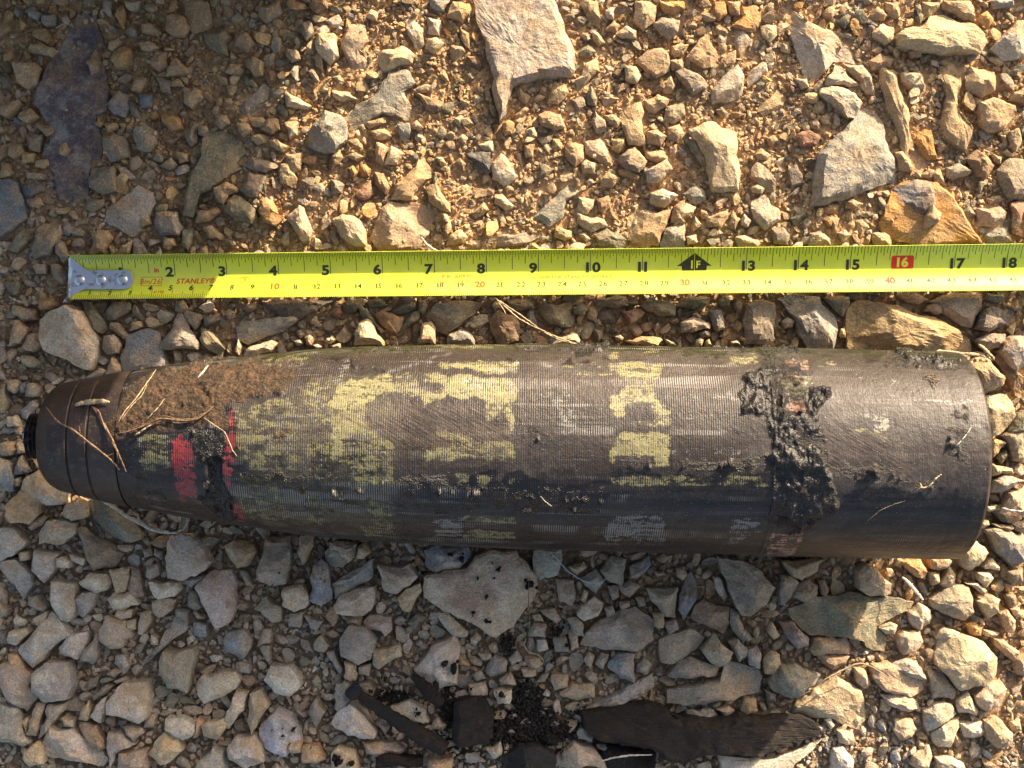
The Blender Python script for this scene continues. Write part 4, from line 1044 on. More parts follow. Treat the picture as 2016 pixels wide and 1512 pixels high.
# ---------------------------------------------------------------- smaller stones, gravel and crumbs: past the 300 largest, joined
GW, GH, GM = 1200, 960, 180         # occupancy raster, 2 px per cell, margin 180 px
occ = np.zeros((GH, GW), bool)      # rows y
def raster(pp, arr=None, val=True):
    a = occ if arr is None else arr
    q = (pp+GM)/2
    x0, y0 = np.maximum(np.floor(q.min(0)).astype(int), 0); x1, y1 = np.minimum(np.ceil(q.max(0)).astype(int)+1, [GW, GH])
    if x1 <= x0 or y1 <= y0: return
    yy, xx = np.mgrid[y0:y1, x0:x1]; inside = np.zeros(yy.shape, bool)
    n = len(q)
    for i in range(n):
        xa, ya = q[i]; xb, yb = q[(i+1) % n]
        if ya == yb: continue
        cond = ((ya > yy) != (yb > yy)) & (xx < (xb-xa)*(yy-ya)/(yb-ya)+xa)
        inside ^= cond
    if val is True: a[y0:y1, x0:x1] |= inside
    else: a[y0:y1, x0:x1] = np.where(inside, val, a[y0:y1, x0:x1])
for s in stones: raster(s['pp'])

aV, aQ, aT, aC, aC2 = [], [], [], [], []; off = 0
def add_arr(V, Q, T, ca, cb):
    global off
    aV.append(V); aQ.append(Q+off) if len(Q) else None; aT.append(T+off) if len(T) else None
    aC.append(np.broadcast_to(np.append(ca, 1), (len(V), 4))); aC2.append(np.broadcast_to(np.append(cb, 1), (len(V), 4))); off += len(V)
for s in REST:
    V, Q, T, _ = stone_mesh(s['poly'], s['h'], r_st, z0=s['lift'], step=.0016)
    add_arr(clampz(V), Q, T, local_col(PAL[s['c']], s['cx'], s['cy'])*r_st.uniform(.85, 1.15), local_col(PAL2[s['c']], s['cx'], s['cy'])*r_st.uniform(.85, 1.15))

# facetted prototypes
def ico(sub):
    import bmesh
    bm = bmesh.new(); bmesh.ops.create_icosphere(bm, subdivisions=sub, radius=1.0)
    V = np.array([v.co[:] for v in bm.verts]); Fc = np.array([[v.index for v in f.verts] for f in bm.faces]); bm.free(); return V, Fc
IV, IF = ico(2); IV1, IF1 = ico(1)
def proto(V, r, cuts):
    V = V.copy()
    for _ in range(cuts):
        n = r.normal(size=3); n /= np.linalg.norm(n); d = r.uniform(.18, .7)
        t = V@n-d; V -= np.where(t > 0, t, 0)[:, None]*n
    V += r.normal(size=V.shape)*.035
    return V/np.abs(V).max(0)
PROT = [proto(IV, rng, rng.integers(4, 8)) for _ in range(30)]
PROT1 = [proto(IV1, rng, rng.integers(3, 6)) for _ in range(20)]
# soil areas of the photo, where crumbs take over (photo pixels)
soil_mask = np.zeros((GH, GW), np.float32)
for poly in ["690,0 930,0 950,200 960,330 900,400 760,400 640,330 620,240 700,200 760,160 680,90", "900,330 1200,240 1330,330 1440,200 1540,140 1560,260 1640,300 1600,420 1330,440 1180,480 900,480 860,420",
             "1690,60 1830,90 1850,330 1760,300 1720,160", "600,130 700,180 560,480 470,480 540,260", "0,520 120,560 90,720 0,760", "1600,1290 2016,1400 2016,1530 1560,1530", "1720,1240 1800,1260 1780,1420 1680,1400",
             "60,560 120,700 60,760 0,760 0,600", "370,1040 560,1060 480,1110 380,1090", "380,1250 440,1230 450,1330 390,1330", "900,60 1300,120 1330,300 1000,340 930,200", "1060,120 1300,60 1380,120 1500,240 1300,420 1060,400", "1440,60 1560,60 1600,200 1700,260 1640,340 1480,420 1440,250", "1730,140 1880,130 1960,260 1990,420 1850,420 1780,300", "560,330 860,300 900,480 620,480", "260,60 420,60 430,300 280,340 240,200"]:
    raster(np.array([[float(a) for a in p.split(',')] for p in poly.split()]), soil_mask, 1.0)

C_KEYS = list('tyceGnwkPob'); W_TOP = np.array([30, 14, 10, 14, 3, 6, 5, 9, 5, 3, 1.]); W_BOT = np.array([14, 8, 8, 22, 14, 10, 8, 6, 6, 2, 3.])
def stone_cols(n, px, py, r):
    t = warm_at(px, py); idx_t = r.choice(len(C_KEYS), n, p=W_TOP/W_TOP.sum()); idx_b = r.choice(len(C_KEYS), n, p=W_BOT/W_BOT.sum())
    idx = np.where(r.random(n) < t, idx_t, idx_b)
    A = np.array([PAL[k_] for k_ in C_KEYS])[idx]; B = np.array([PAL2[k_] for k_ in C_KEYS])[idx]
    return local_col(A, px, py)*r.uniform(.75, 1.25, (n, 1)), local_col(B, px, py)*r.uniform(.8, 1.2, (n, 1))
r_g = np.random.default_rng(21)
placed = []
def scatter(rad_px, tries, fill, soil_keep):
    """place stones of about rad_px on free ground."""
    xs = r_g.uniform(-GM+8, 2016+GM-8, tries); ys = r_g.uniform(-GM+8, 1512+GM-8, tries); rs = r_g.uniform(rad_px[0], rad_px[1], tries); u = r_g.random(tries)
    for x_, y_, r_, uu in zip(xs, ys, rs, u):
        ci, cj = int((y_+GM)/2), int((x_+GM)/2); k_ = max(int(r_*fill/2), 0)
        if soil_mask[min(ci, GH-1), min(cj, GW-1)] > .5 and uu > soil_keep: continue
        blk = occ[max(ci-k_, 0):ci+k_+1, max(cj-k_, 0):cj+k_+1]
        if blk.any(): continue
        k2 = max(int(r_*.7/2), 0)
        occ[max(ci-k2, 0):ci+k2+1, max(cj-k2, 0):cj+k2+1] = True
        placed.append((x_, y_, r_))
scatter((12, 17), 9000, .72, .12)
scatter((8, 12), 22000, .68, .22)
scatter((5.5, 8), 40000, .66, .4)
scatter((3.6, 5.5), 60000, .62, .7)
P_ = np.array(placed); print('gravel', len(P_))
# a second helping that may overlap the first and the rims of the big stones
nx = 5200
P2 = np.stack([r_g.uniform(-GM, 2016+GM, nx), r_g.uniform(-GM, 1512+GM, nx), r_g.uniform(3.0, 8, nx)], -1)
P_ = np.concatenate([P_, P2])
def instance(PRs, Fc, P, flat, liftk, r):
    n = len(P); wx, wy = gx(P[:, 0], .003), gy(P[:, 1], .003); R = P[:, 2]*H/F
    which = r.integers(0, len(PRs), n); PV = np.array(PRs)[which]
    sc = np.stack([R*r.uniform(.9, 1.45, n), R*r.uniform(.7, 1.0, n), R*r.uniform(*flat, n)], -1)
    V = PV*sc[:, None]
    a, b, c = r.uniform(0, 6.28, n), r.normal(size=n)*.3, r.normal(size=n)*.3
    ca, sa = np.cos(a), np.sin(a)
    y1 = V[..., 1]*np.cos(b)[:, None]-V[..., 2]*np.sin(b)[:, None]; z1 = V[..., 1]*np.sin(b)[:, None]+V[..., 2]*np.cos(b)[:, None]
    x2 = V[..., 0]*np.cos(c)[:, None]+z1*np.sin(c)[:, None]; z2 = -V[..., 0]*np.sin(c)[:, None]+z1*np.cos(c)[:, None]
    X = x2*ca[:, None]-y1*sa[:, None]; Y = x2*sa[:, None]+y1*ca[:, None]
    gz = ground_z(wx, wy)
    W = np.stack([X+wx[:, None], Y+wy[:, None], z2+(gz+R*liftk)[:, None]], -1)
    # push down what would poke through tape or shell
    zm = zmax(W[..., 0].ravel(), W[..., 1].ravel()).reshape(W.shape[:2]); ex = (W[..., 2]-zm).max(1)
    W[..., 2] -= np.maximum(ex, 0)[:, None]
    nv = PV.shape[1]; Fi = (Fc[None]+(np.arange(n)*nv)[:, None, None]).reshape(-1, 3)
    return W.reshape(-1, 3), Fi, nv
big = P_[P_[:, 2] >= 6]; small = P_[P_[:, 2] < 6]
for PP, PR_, FF in ((big, PROT, IF), (small, PROT1, IF1)):
    V, Fi, nv = instance(PR_, FF, PP, (.36, .72), .75, r_g)
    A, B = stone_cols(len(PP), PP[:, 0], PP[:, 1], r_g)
    aV.append(V); aT.append(Fi+off); off += len(V)
    aC.append(np.repeat(np.concatenate([A, np.ones((len(A), 1))], 1), nv, 0)); aC2.append(np.repeat(np.concatenate([B, np.ones((len(B), 1))], 1), nv, 0))
me = mesh_np('gravel', np.concatenate(aV), [np.concatenate(aQ), np.concatenate(aT)], {'col': np.concatenate(aC), 'col2': np.concatenate(aC2)}, mat=M_STONE)
link('gravel', me, kind='stuff', label='loose angular gravel filling the gaps between the larger stones', category='gravel')

# soil crumbs
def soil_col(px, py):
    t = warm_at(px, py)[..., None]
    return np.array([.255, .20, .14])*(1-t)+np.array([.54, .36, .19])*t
nC = 62000
cx_, cy_ = r_g.uniform(-GM, 2016+GM, nC), r_g.uniform(-GM, 1512+GM, nC)
sm = soil_mask[((cy_+GM)/2).astype(int).clip(0, GH-1), ((cx_+GM)/2).astype(int).clip(0, GW-1)]
sb = np.zeros((GH, GW), bool)
for s in MAIN[:230]: raster(s['pp'], sb)
onbig = sb[((cy_+GM)/2).astype(int).clip(0, GH-1), ((cx_+GM)/2).astype(int).clip(0, GW-1)]
keep = ~onbig & ((sm > .5) | (r_g.random(nC) < .62)) | (onbig & (r_g.random(nC) < .03))
# clumps of clods
cl = fbm(np.stack([cx_, cy_, cx_*0], -1)/55, 2, 77)
PC = np.stack([cx_, cy_, r_g.uniform(1.2, 3.2, nC)*(1+.9*np.clip(cl, 0, 1))], -1)[keep]
octV = np.array([[1, 0, 0], [-1, 0, 0], [0, 1, 0], [0, -1, 0], [0, 0, 1], [0, 0, -1]], float)
octF = np.array([[0, 2, 4], [2, 1, 4], [1, 3, 4], [3, 0, 4], [2, 0, 5], [1, 2, 5], [3, 1, 5], [0, 3, 5]])
OP = [octV*r_g.uniform(.6, 1.2, (6, 1))+r_g.normal(size=(6, 3))*.15 for _ in range(24)]
V, Fi, nv = instance(OP, octF, PC, (.7, 1.1), .9, r_g)
Cc = soil_col(PC[:, 0], PC[:, 1])*r_g.uniform(.7, 1.3, (len(PC), 1))
me = mesh_np('soil_crumbs', V, [Fi], {'col': np.repeat(Cc, nv, 0)}, mat=M_SOIL)
link('soil_crumbs', me, kind='stuff', label='dry orange-brown soil crumbs strewn between the stones', category='soil')

# clods of soil
nD = 26000
cx_, cy_ = r_g.uniform(-GM, 2016+GM, nD), r_g.uniform(-GM, 1512+GM, nD)
sm = soil_mask[((cy_+GM)/2).astype(int).clip(0, GH-1), ((cx_+GM)/2).astype(int).clip(0, GW-1)]
onbig = sb[((cy_+GM)/2).astype(int).clip(0, GH-1), ((cx_+GM)/2).astype(int).clip(0, GW-1)]
cl = fbm(np.stack([cx_, cy_, cx_*0], -1)/45, 2, 177)
keep = (~onbig & (((sm > .5) & (cl > -.35)) | ((cl > .35) & (r_g.random(nD) < .5*warm_at(cx_, cy_))))) | (onbig & (cl > .75) & (r_g.random(nD) < .5) & (cy_ < 480))
PC = np.stack([cx_, cy_, r_g.uniform(2.2, 5.2, nD)], -1)[keep]
V, Fi, nv = instance(PROT1, IF1, PC, (.7, 1.0), .8, r_g)
V[:, 2] += np.repeat(np.where(onbig[keep], .006, 0.0), nv)
Cc = soil_col(PC[:, 0], PC[:, 1])*r_g.uniform(.75, 1.2, (len(PC), 1))
me = mesh_np('soil_clods', V, [Fi], {'col': np.repeat(Cc, nv, 0)}, mat=M_SOIL)
link('soil_clods', me, kind='stuff', label='clods of dry orange-brown soil between and on the stones', category='soil')
print('clods', len(PC))

# ---------------------------------------------------------------- ground sheet
gx0, gx1, gy0, gy1 = gx(-GM), gx(2016+GM), gy(1512+GM), gy(-GM)
nxg, nyg = 600, 470
gxs = np.linspace(gx0, gx1, nxg); gys = np.linspace(gy0, gy1, nyg)
X, Y = np.meshgrid(gxs, gys); Z = ground_z(X, Y)
Z = np.minimum(Z, zmax(X, Y)-.0005)
pxg, pyg = 1008+X*F/H, 756-Y*F/H
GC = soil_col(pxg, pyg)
V = np.stack([X, Y, Z], -1).reshape(-1, 3); idx = np.arange(nxg*nyg).reshape(nyg, nxg)
Q = np.stack([idx[:-1, :-1], idx[:-1, 1:], idx[1:, 1:], idx[1:, :-1]], -1).reshape(-1, 4)
# skirt out to two metres
ring = np.concatenate([idx[0, :], idx[1:, -1], idx[-1, -2::-1], idx[-2:0:-1, 0]])
rv = V[ring].copy(); rv[:, :2] *= 9; rv[:, 2] = -.004
base_i = len(V); V2 = np.concatenate([V, rv]); m_ = len(ring); a_ = np.arange(m_)
Q2 = np.stack([ring[a_], base_i+a_, base_i+(a_+1) % m_, ring[(a_+1) % m_]], -1)
GC2 = np.concatenate([GC.reshape(-1, 3), np.tile(GC.reshape(-1, 3).mean(0), (len(ring), 1))])
dk = np.zeros(len(V2))
# oil-soaked dirt under and beside the dark scraps
for (bx, by_, br) in ((1040, 1400, 55), (1000, 1440, 60), (1080, 1480, 70), (870, 1350, 45), (900, 1470, 50), (1200, 1460, 60), (1560, 1085, 30), (830, 1120, 25)):
    pxv, pyv = 1008+V2[:, 0]*F/H, 756-V2[:, 1]*F/H
    dk = np.maximum(dk, np.clip(1.3-np.hypot(pxv-bx, pyv-by_)/br, 0, 1))
GC2 = GC2*(1-dk[:, None]*.85)
me = mesh_np('ground', V2, [Q, Q2], {'col': GC2}, smooth=True, mat=M_SOIL)
link('ground', me, kind='structure')

# ---------------------------------------------------------------- the shell
def mask(polys, blur=1):
    """paint / mud regions of the shell surface, traced in photo pixels, rasterised at 2 px."""
    m = np.zeros((GH, GW), np.float32)
    for o_, txt in polys:
        ox, oy, sc = o_
        for p in txt.split('/'):
            v = 1.0
            p = p.strip()
            if p[0] == '*': v, p = p[1:].split(' ', 1); v = float(v)
            pp = np.array([[float(a) for a in q.split(',')] for q in p.split()])/sc+[ox, oy]
            raster(pp, m, v)
    for _ in range(blur*5):
        for ax in (0, 1):
            m = (np.roll(m, 1, ax)+2*m+np.roll(m, -1, ax))/4
    return m
def samp(m, px, py):
    u = np.clip((px+GM)/2, 0, GW-1.01); v = np.clip((py+GM)/2, 0, GH-1.01)
    i = np.floor(v).astype(int); j = np.floor(u).astype(int); a = v-i; b = u-j
    return (m[i, j]*(1-a)*(1-b)+m[i+1, j]*a*(1-b)+m[i, j+1]*(1-a)*b+m[i+1, j+1]*a*b)
o5, o6, o7, o8 = (20, 660, 3.36), (600, 660, 3.36), (1100, 660, 3.36), (1416, 660, 3.36)
MY = mask([
 (o6, "160,620 175,440 240,300 420,285 560,230 580,310 610,380 480,400 400,450 400,590 560,700 600,745 550,760 330,640 270,690 250,840 175,820"),
 (o6, "870,180 1100,170 1400,180 1430,215 1330,250 1200,240 1090,215 890,215"),
 (o6, "790,260 890,240 940,290 1000,255 1270,275 1400,310 1405,440 1380,510 1390,620 1360,640 1340,560 1310,480 1240,570 1200,560 1190,430 1120,390 1040,440 940,400 840,440 780,460 760,370 920,370 920,330 800,310"),
 (o6, "780,750 870,740 1020,760 1150,765 1200,690 1330,690 1385,710 1390,820 1180,820 1100,800 960,835 850,810 790,830"),
 (o6, "*.62 820,580 1060,650 1330,760 1330,800 1200,820 1000,760 860,650"),
 (o6, "*.72 290,860 590,870 590,1000 330,990 / *.8 980,900 1085,905 1075,990 990,975 / *.8 1140,915 1225,930 1210,990 1140,970 / *.75 1350,920 1392,930 1385,1000 1350,980"),
 (o6, "*.62 400,1085 570,1090 590,1200 450,1250 420,1180 / *.68 1050,1200 1392,1190 1392,1255 1050,1255 / *.7 1050,1285 1392,1285 1392,1355 1050,1350 / *.55 340,1250 590,1220 600,1330 400,1330 / *.5 0,1040 120,1050 140,1280 60,1290 0,1200"),
 (o6, "*.52 590,240 760,250 760,420 600,400 / *.5 0,300 180,320 150,600 0,560 / *.5 0,700 160,700 160,900 0,900 / *.55 300,640 560,770 590,860 260,860"),
 (o6, "*.6 850,60 1330,60 1380,85 880,90"),
 (o5, "*.6 1480,490 1700,440 1730,900 1600,900 1490,720 / *.5 1700,420 1900,400 1900,900 1730,900 / *.5 830,640 1060,640 1070,900 850,900 / *.5 1480,950 1700,900 1900,1230 1560,1230 1500,1100"),
 (o5, "*.7 1020,210 1230,200 1230,240 1010,260 / *.5 1620,160 1980,110 1980,180 1650,200"),
 (o7, "330,190 400,180 680,185 680,222 345,222 / 310,125 400,112 400,150 330,152 / *.8 560,110 670,90 670,108 520,140 / 380,240 670,240 670,292 395,280"),
 (o7, "350,400 430,370 560,365 640,372 650,430 720,470 735,540 650,550 640,490 610,452 445,452 440,540 370,552 345,480 / 450,582 735,560 735,612 470,600"),
 (o7, "400,650 735,650 735,870 640,870 620,800 400,800 350,870 345,780 330,765 370,740 370,700 / *.75 340,935 730,930 735,1000 480,990 350,990"),
 (o7, "*.55 430,300 640,300 640,370 430,370 / *.6 0,185 340,185 340,215 0,215 / *.55 700,190 1180,190 1180,215 700,215 / *.6 1130,130 1310,120 1330,200 1140,200 / *.5 700,920 1380,930 1400,1010 700,1000"),
 (o7, "*.6 60,240 380,245 380,280 120,275"),
 (o8, "*.45 940,512 1105,505 1135,640 1150,662 1080,650 990,612 1040,600 960,540 / *.6 400,270 560,265 640,300 560,400 440,385 / *.5 640,170 790,160 790,215 640,215 / *.6 820,590 1020,620 1150,680 1080,700 900,640"),
])
MTINT = mask([(o6, "*.5 0,250 590,240 600,1330 0,1290 / *.35 600,640 1390,560 1390,860 600,860"), (o5, "*.55 1480,480 1990,380 1990,1290 1540,1240")], 5)
MWH = mask([
 (o6, "*.85 820,1205 1050,1205 1050,1330 860,1335 850,1250 / *.8 810,915 925,920 930,985 830,985 / *.9 1000,275 1280,285 1260,335 1150,355 1010,320 / *.9 1210,215 1430,165 1410,245 1230,240 / *.8 1320,290 1400,310 1390,400 1330,380 / *.6 250,150 330,140 260,330 180,330"),
 (o6, "*.6 1540,170 1640,170 1640,215 1540,215 / *.7 1750,245 1880,245 1880,270 1770,272 / *.6 1470,680 1510,690 1500,750 1470,740 / *.5 1540,290 1760,290 1760,520 1540,440 / *.65 640,410 960,420 960,440 640,430"),
 (o7, "*.85 350,1190 700,1180 712,1270 690,1375 290,1370 320,1250 / *.7 1150,1205 1330,1200 1360,1290 1100,1400 1130,1280 / *.65 660,385 1200,385 1200,425 660,420 / *.6 0,385 80,385 150,640 0,680 / *.5 740,740 1220,740 1220,790 740,780 / *.6 780,520 1110,520 1110,550 780,550"),
 (o8, "*.85 940,512 1105,505 1135,640 1150,662 1080,650 990,612 1040,600 960,540"),
 (o8, "*.75 750,345 790,345 1200,450 1200,470 1000,420 740,358 / *.75 1150,400 1300,400 1700,430 1700,465 1300,440 1150,425 / *.6 700,255 1250,285 1250,310 700,275 / *.7 630,440 670,440 670,500 640,490"),  # second patch: shine band on the base end, drawn as white paint
 (o5, "*.7 1290,560 1400,590 1420,700 1480,780 1440,790 1300,640"),
])
MR = mask([
 (o5, "1075,700 1110,660 1140,640 1185,700 1220,760 1232,960 1265,1095 1210,1080 1120,1095 1085,950 1070,830 / 1450,510 1487,480 1480,700 1400,692 1440,620 / *.8 1400,700 1480,700 1470,960 1490,1040 1430,1020 1400,860 / 1465,1140 1500,1095 1565,1210 1550,1245 1500,1225 / 1230,185 1300,185 1290,222 1230,240 / 1560,148 1612,150 1600,178 / *.8 920,440 965,440 950,490 920,492 / *.5 1250,160 1400,150 1400,170 1270,180"),
])
MPK = mask([
 (o8, "455,420 580,415 582,522 435,502 / 470,600 582,598 586,672 480,662 / *.75 420,165 600,160 605,232 430,212 / *.6 400,262 560,262 560,300 400,300 / *.6 320,1300 560,1308 560,1368 330,1420 / *.6 300,1400 520,1400 500,1475 300,1475 / *.6 500,1020 600,1020 600,1080 500,1060 / *.45 440,780 600,780 620,860 450,860"),
])
MBR = mask([
 (o5, "*.84 830,290 1000,210 1200,190 1400,165 1600,170 1800,200 1900,235 1800,390 1500,425 1430,500 1420,620 1350,560 1250,592 1100,612 950,592 840,645 760,680 700,700 640,600 690,500 760,400 / *.7 1710,640 1870,610 1880,660 1750,690 / *.6 1800,180 1950,200 1850,360 1790,380"),
], 2)
MBK = mask([
 (o5, "1270,800 1400,790 1405,950 1480,1090 1500,1215 1380,1215 1270,1080 1300,950 / *.8 1130,600 1420,610 1400,700 1400,860 1250,790 1180,650 / *.35 780,880 1060,900 1080,1100 1300,1215 800,1120 / *.5 1490,880 1980,900 1980,1050 1500,1020"),
 (o8, "*.60 300,60 480,60 700,560 760,1000 740,1200 560,1330 340,1280 330,700 230,300 / *.5 740,800 1150,860 1300,1000 1000,980 760,960"),
 (o8, "150,290 230,260 340,190 350,330 420,400 410,520 480,560 660,540 700,620 640,660 430,672 480,690 640,720 720,760 700,900 720,1010 740,1150 640,1230 560,1240 350,1200 350,900 300,800 360,700 300,560 160,480 / 570,380 640,330 740,400 690,440 660,560 610,500"),
 (o8, "1130,95 1200,75 1300,72 1350,112 1500,165 1700,262 1640,252 1450,212 1300,182 1220,150 / *.6 1100,150 1250,160 1300,230 1100,230 / *.7 0,800 350,800 350,900 150,930 0,930 / *.45 1500,460 1640,460 1640,850 1500,850 / *.5 0,55 250,55 230,110 0,110 / *.55 1230,940 1480,960 1480,1040 1300,1060"),
 (o7, "*.6 820,800 1400,820 1400,920 740,900 740,870 / *.5 400,810 620,810 640,900 420,900"),
 (o6, "*.45 1400,540 1580,540 1580,760 1400,760 / *.35 600,560 1350,620 1100,700 620,620 / *.6 1400,60 2000,30 2000,90 1400,90 / *.45 600,900 1400,1000 2000,1000 2000,1180 600,1160 / *.35 0,900 600,950 600,1160 0,1200"),
], 2)
MSUNPALE = mask([      # sunlit upper side, lightened in base colour down to the shade line
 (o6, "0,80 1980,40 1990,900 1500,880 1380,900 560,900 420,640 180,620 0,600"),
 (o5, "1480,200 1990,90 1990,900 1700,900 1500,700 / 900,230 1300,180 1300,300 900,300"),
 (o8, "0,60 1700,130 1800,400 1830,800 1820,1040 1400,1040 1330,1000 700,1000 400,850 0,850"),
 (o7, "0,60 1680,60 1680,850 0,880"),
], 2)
MCAKE = mask([(o6, "320,205 430,225 560,238 620,215 700,200 800,180 860,150 990,128 900,75 700,80 500,90 300,150"), (o6, "1380,100 1390,60 1450,35 1600,30 1700,50 2000,55 2000,100")], 1)
MSCR = mask([(o6, "400,470 560,440 1280,490 1380,700 1340,780 1200,820 1000,760 860,720 640,740 480,640 200,560 200,500"), (o8, "*.8 700,560 1000,600 1200,720 1300,1000 1000,960 700,850")], 3)

shell = bpy.data.objects.new('artillery_shell', None); COL.objects.link(shell)
shell['label'] = 'corroded old artillery shell lying on the gravel, muddy, with yellow and red paint remnants'; shell['category'] = 'artillery shell'
shell.location = (A0[0], A0[1], 0.0); shell.rotation_euler = (0, 0, ang)

def shell_mat(collar=False):
    k = NT('collar_black' if collar else 'shell_painted_steel')
    m1 = k.sep(k.attr('m1')); yel, whi, red = m1[0], m1[1], m1[2]
    m2 = k.sep(k.attr('m2')); bro, bla, sunpale = m2[0], m2[1], m2[2]
    m3 = k.sep(k.attr('m3')); pnk, gro, scr = m3[0], m3[1], m3[2]
    xyz = k.sepxyz(k.co)
    rib = k.math('SINE', k.math('MULTIPLY', xyz[0], 2*math.pi/.00098))
    nf = k.noise(900, 4, .7); nm = k.noise(240, 4, .65); nl = k.noise(50, 4, .6)
    st = k.noise(260, 4, .6, sc=(.10, 1, 1)); st2 = k.noise(1300, 3, .6, sc=(.06, 1, 1), seed=2.0); st3 = k.noise(120, 3, .6, sc=(.05, 1, 1), seed=4.0)
    fade = k.math('MAXIMUM', k.thr(k.math('MULTIPLY', xyz[0], -1.0), -.108, -.094), k.math('MULTIPLY', k.thr(k.noise(60, 2, .5, seed=21.), .5, .7), .4))
    fade = k.math('MULTIPLY', fade, k.thr(k.math('ADD', nl, k.math('MULTIPLY', nm, .5)), .55, .85))
    rib = k.math('MULTIPLY', rib, k.math('ADD', k.math('MULTIPLY', fade, .8), .12))
    m0 = k.n.new('ShaderNodeMapping'); m0.inputs['Rotation'].default_value = (0, 0, .50); k.link(k.co, m0.inputs[0])
    mp = k.n.new('ShaderNodeMapping'); mp.inputs['Scale'].default_value = (.06, 1, .3); k.link(m0.outputs[0], mp.inputs[0])
    scn = k.noise(1100, 3, .6, mp.outputs[0])
    if collar:
        c = k.mix(k.thr(nl, .4, .7), (.020, .015, .014), (.045, .030, .025))
        c = k.mix(k.math('MULTIPLY', k.thr(k.math('ADD', nm, st), 1.0, 1.3), .6), c, (.10, .06, .045))
    else:
        c = k.mix(k.thr(st, .4, .65), (.008, .0075, .009), (.024, .020, .018))
        c = k.mix(k.math('MULTIPLY', k.thr(st2, .60, .78), .3), c, (.08, .078, .085))
    # pale lines painted along the body for gleams off the turning marks
    gl = k.noise(190, 3, .55, sc=(.03, 1, 1), seed=11.); gx_ = k.noise(40, 3, .6, seed=13.)
    glint = k.math('MULTIPLY', k.math('MULTIPLY', k.thr(gl, .53, .62), k.thr(gx_, .42, .60)), k.thr(rib, -.1, .5))
    # paler grey-brown mixed into the steel colour for the sunward flank
    f = k.thr(k.math('ADD', sunpale, k.math('ADD', k.math('MULTIPLY', k.math('SUBTRACT', st, .5), .9), k.math('MULTIPLY', k.math('SUBTRACT', nm, .5), 1.6))), .12, .88)
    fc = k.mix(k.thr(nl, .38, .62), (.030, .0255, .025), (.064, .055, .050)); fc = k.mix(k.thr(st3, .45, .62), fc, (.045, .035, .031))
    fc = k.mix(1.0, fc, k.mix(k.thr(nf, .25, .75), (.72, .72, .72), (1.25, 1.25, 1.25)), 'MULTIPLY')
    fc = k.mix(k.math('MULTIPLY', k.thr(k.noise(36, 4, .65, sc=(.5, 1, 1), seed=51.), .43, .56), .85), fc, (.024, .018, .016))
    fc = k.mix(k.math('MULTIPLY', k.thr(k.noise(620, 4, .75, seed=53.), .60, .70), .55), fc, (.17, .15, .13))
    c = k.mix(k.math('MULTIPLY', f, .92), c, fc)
    if not collar: c = k.mix(k.math('MULTIPLY', glint, .6), c, (.26, .25, .235))
    c = k.mix(k.math('MULTIPLY', k.thr(k.math('ADD', k.noise(110, 5, .7, seed=41.), k.math('MULTIPLY', st, .35)), .68, .80), .6), c, (.030, .023, .021))
    if not collar: c = k.mix(k.math('MULTIPLY', glint, .55), c, (.26, .25, .24))
    wear = k.math('ADD', k.math('MULTIPLY', k.math('SUBTRACT', nm, .5), 1.0), k.math('ADD', k.math('MULTIPLY', k.math('SUBTRACT', nf, .5), .75), k.math('MULTIPLY', k.math('SUBTRACT', st, .5), .95)))
    wear2 = k.math('ADD', k.math('MULTIPLY', k.math('SUBTRACT', nm, .5), 2.4), k.math('ADD', k.math('MULTIPLY', k.math('SUBTRACT', nf, .5), 2.0), k.math('MULTIPLY', k.math('SUBTRACT', k.noise(420, 4, .7, sc=(.16, 1, 1), seed=61.), .5), 2.6)))
    def paint(c, m, a, b, lo=.42, hi=.58, gain=1.0, r=.16):
        v = k.math('ADD', k.math('ADD', k.math('MULTIPLY', m, .80), wear2), k.math('MULTIPLY', rib, r*.6))
        v = k.math('MULTIPLY', v, k.thr(m, .05, .45))
        col = k.mix(k.thr(nm, .35, .65), a, b)
        return k.mix(k.math('MULTIPLY', k.thr(v, lo, hi), gain), c, col)
    tint = k.math('MULTIPLY', k.math('MULTIPLY', k.thr(k.math('ADD', gro, k.math('MULTIPLY', wear2, .5)), .15, .85), k.thr(gro, .05, .4)), k.math('ADD', .42, k.math('MULTIPLY', rib, .25)))
    c = k.mix(tint, c, (.145, .135, .075))
    c = paint(c, yel, (.285, .265, .13), (.17, .158, .08), .50, .70, .85, .45)
    c = paint(c, whi, (.30, .30, .28), (.19, .20, .20), .58, .80, .6, .5)
    c = paint(c, red, (.36, .055, .056), (.19, .026, .032), .48, .68, .85, .4)
    c = paint(c, pnk, (.42, .25, .22), (.30, .16, .11), .50, .72, .85, .2)
    if not collar:
        c = k.mix(k.math('MULTIPLY', k.math('MULTIPLY', k.thr(scr, .15, .6), k.thr(scn, .46, .58)), .5), c, (.085, .06, .048))
    # greasy smear over everything, in streaks round the body
    c = k.mix(k.math('MULTIPLY', k.thr(k.math('ADD', nm, k.math('MULTIPLY', st, .4)), .86, .98), .55), c, (.05, .038, .032))
    bv = k.thr(k.math('ADD', bla, k.math('MULTIPLY', wear, 1.1)), .42, .80)
    c = k.mix(k.math('MULTIPLY', bv, .93), c, k.mix(k.thr(nf, .5, .72), (.010, .009, .009), (.040, .034, .030)))
    c = k.mix(k.math('MULTIPLY', k.thr(k.math('ADD', bro, k.math('MULTIPLY', wear2, .35)), .05, .55), .6), c, (.075, .052, .034))
    rv = k.thr(k.math('ADD', bro, k.math('MULTIPLY', wear2, .45)), .40, .78)
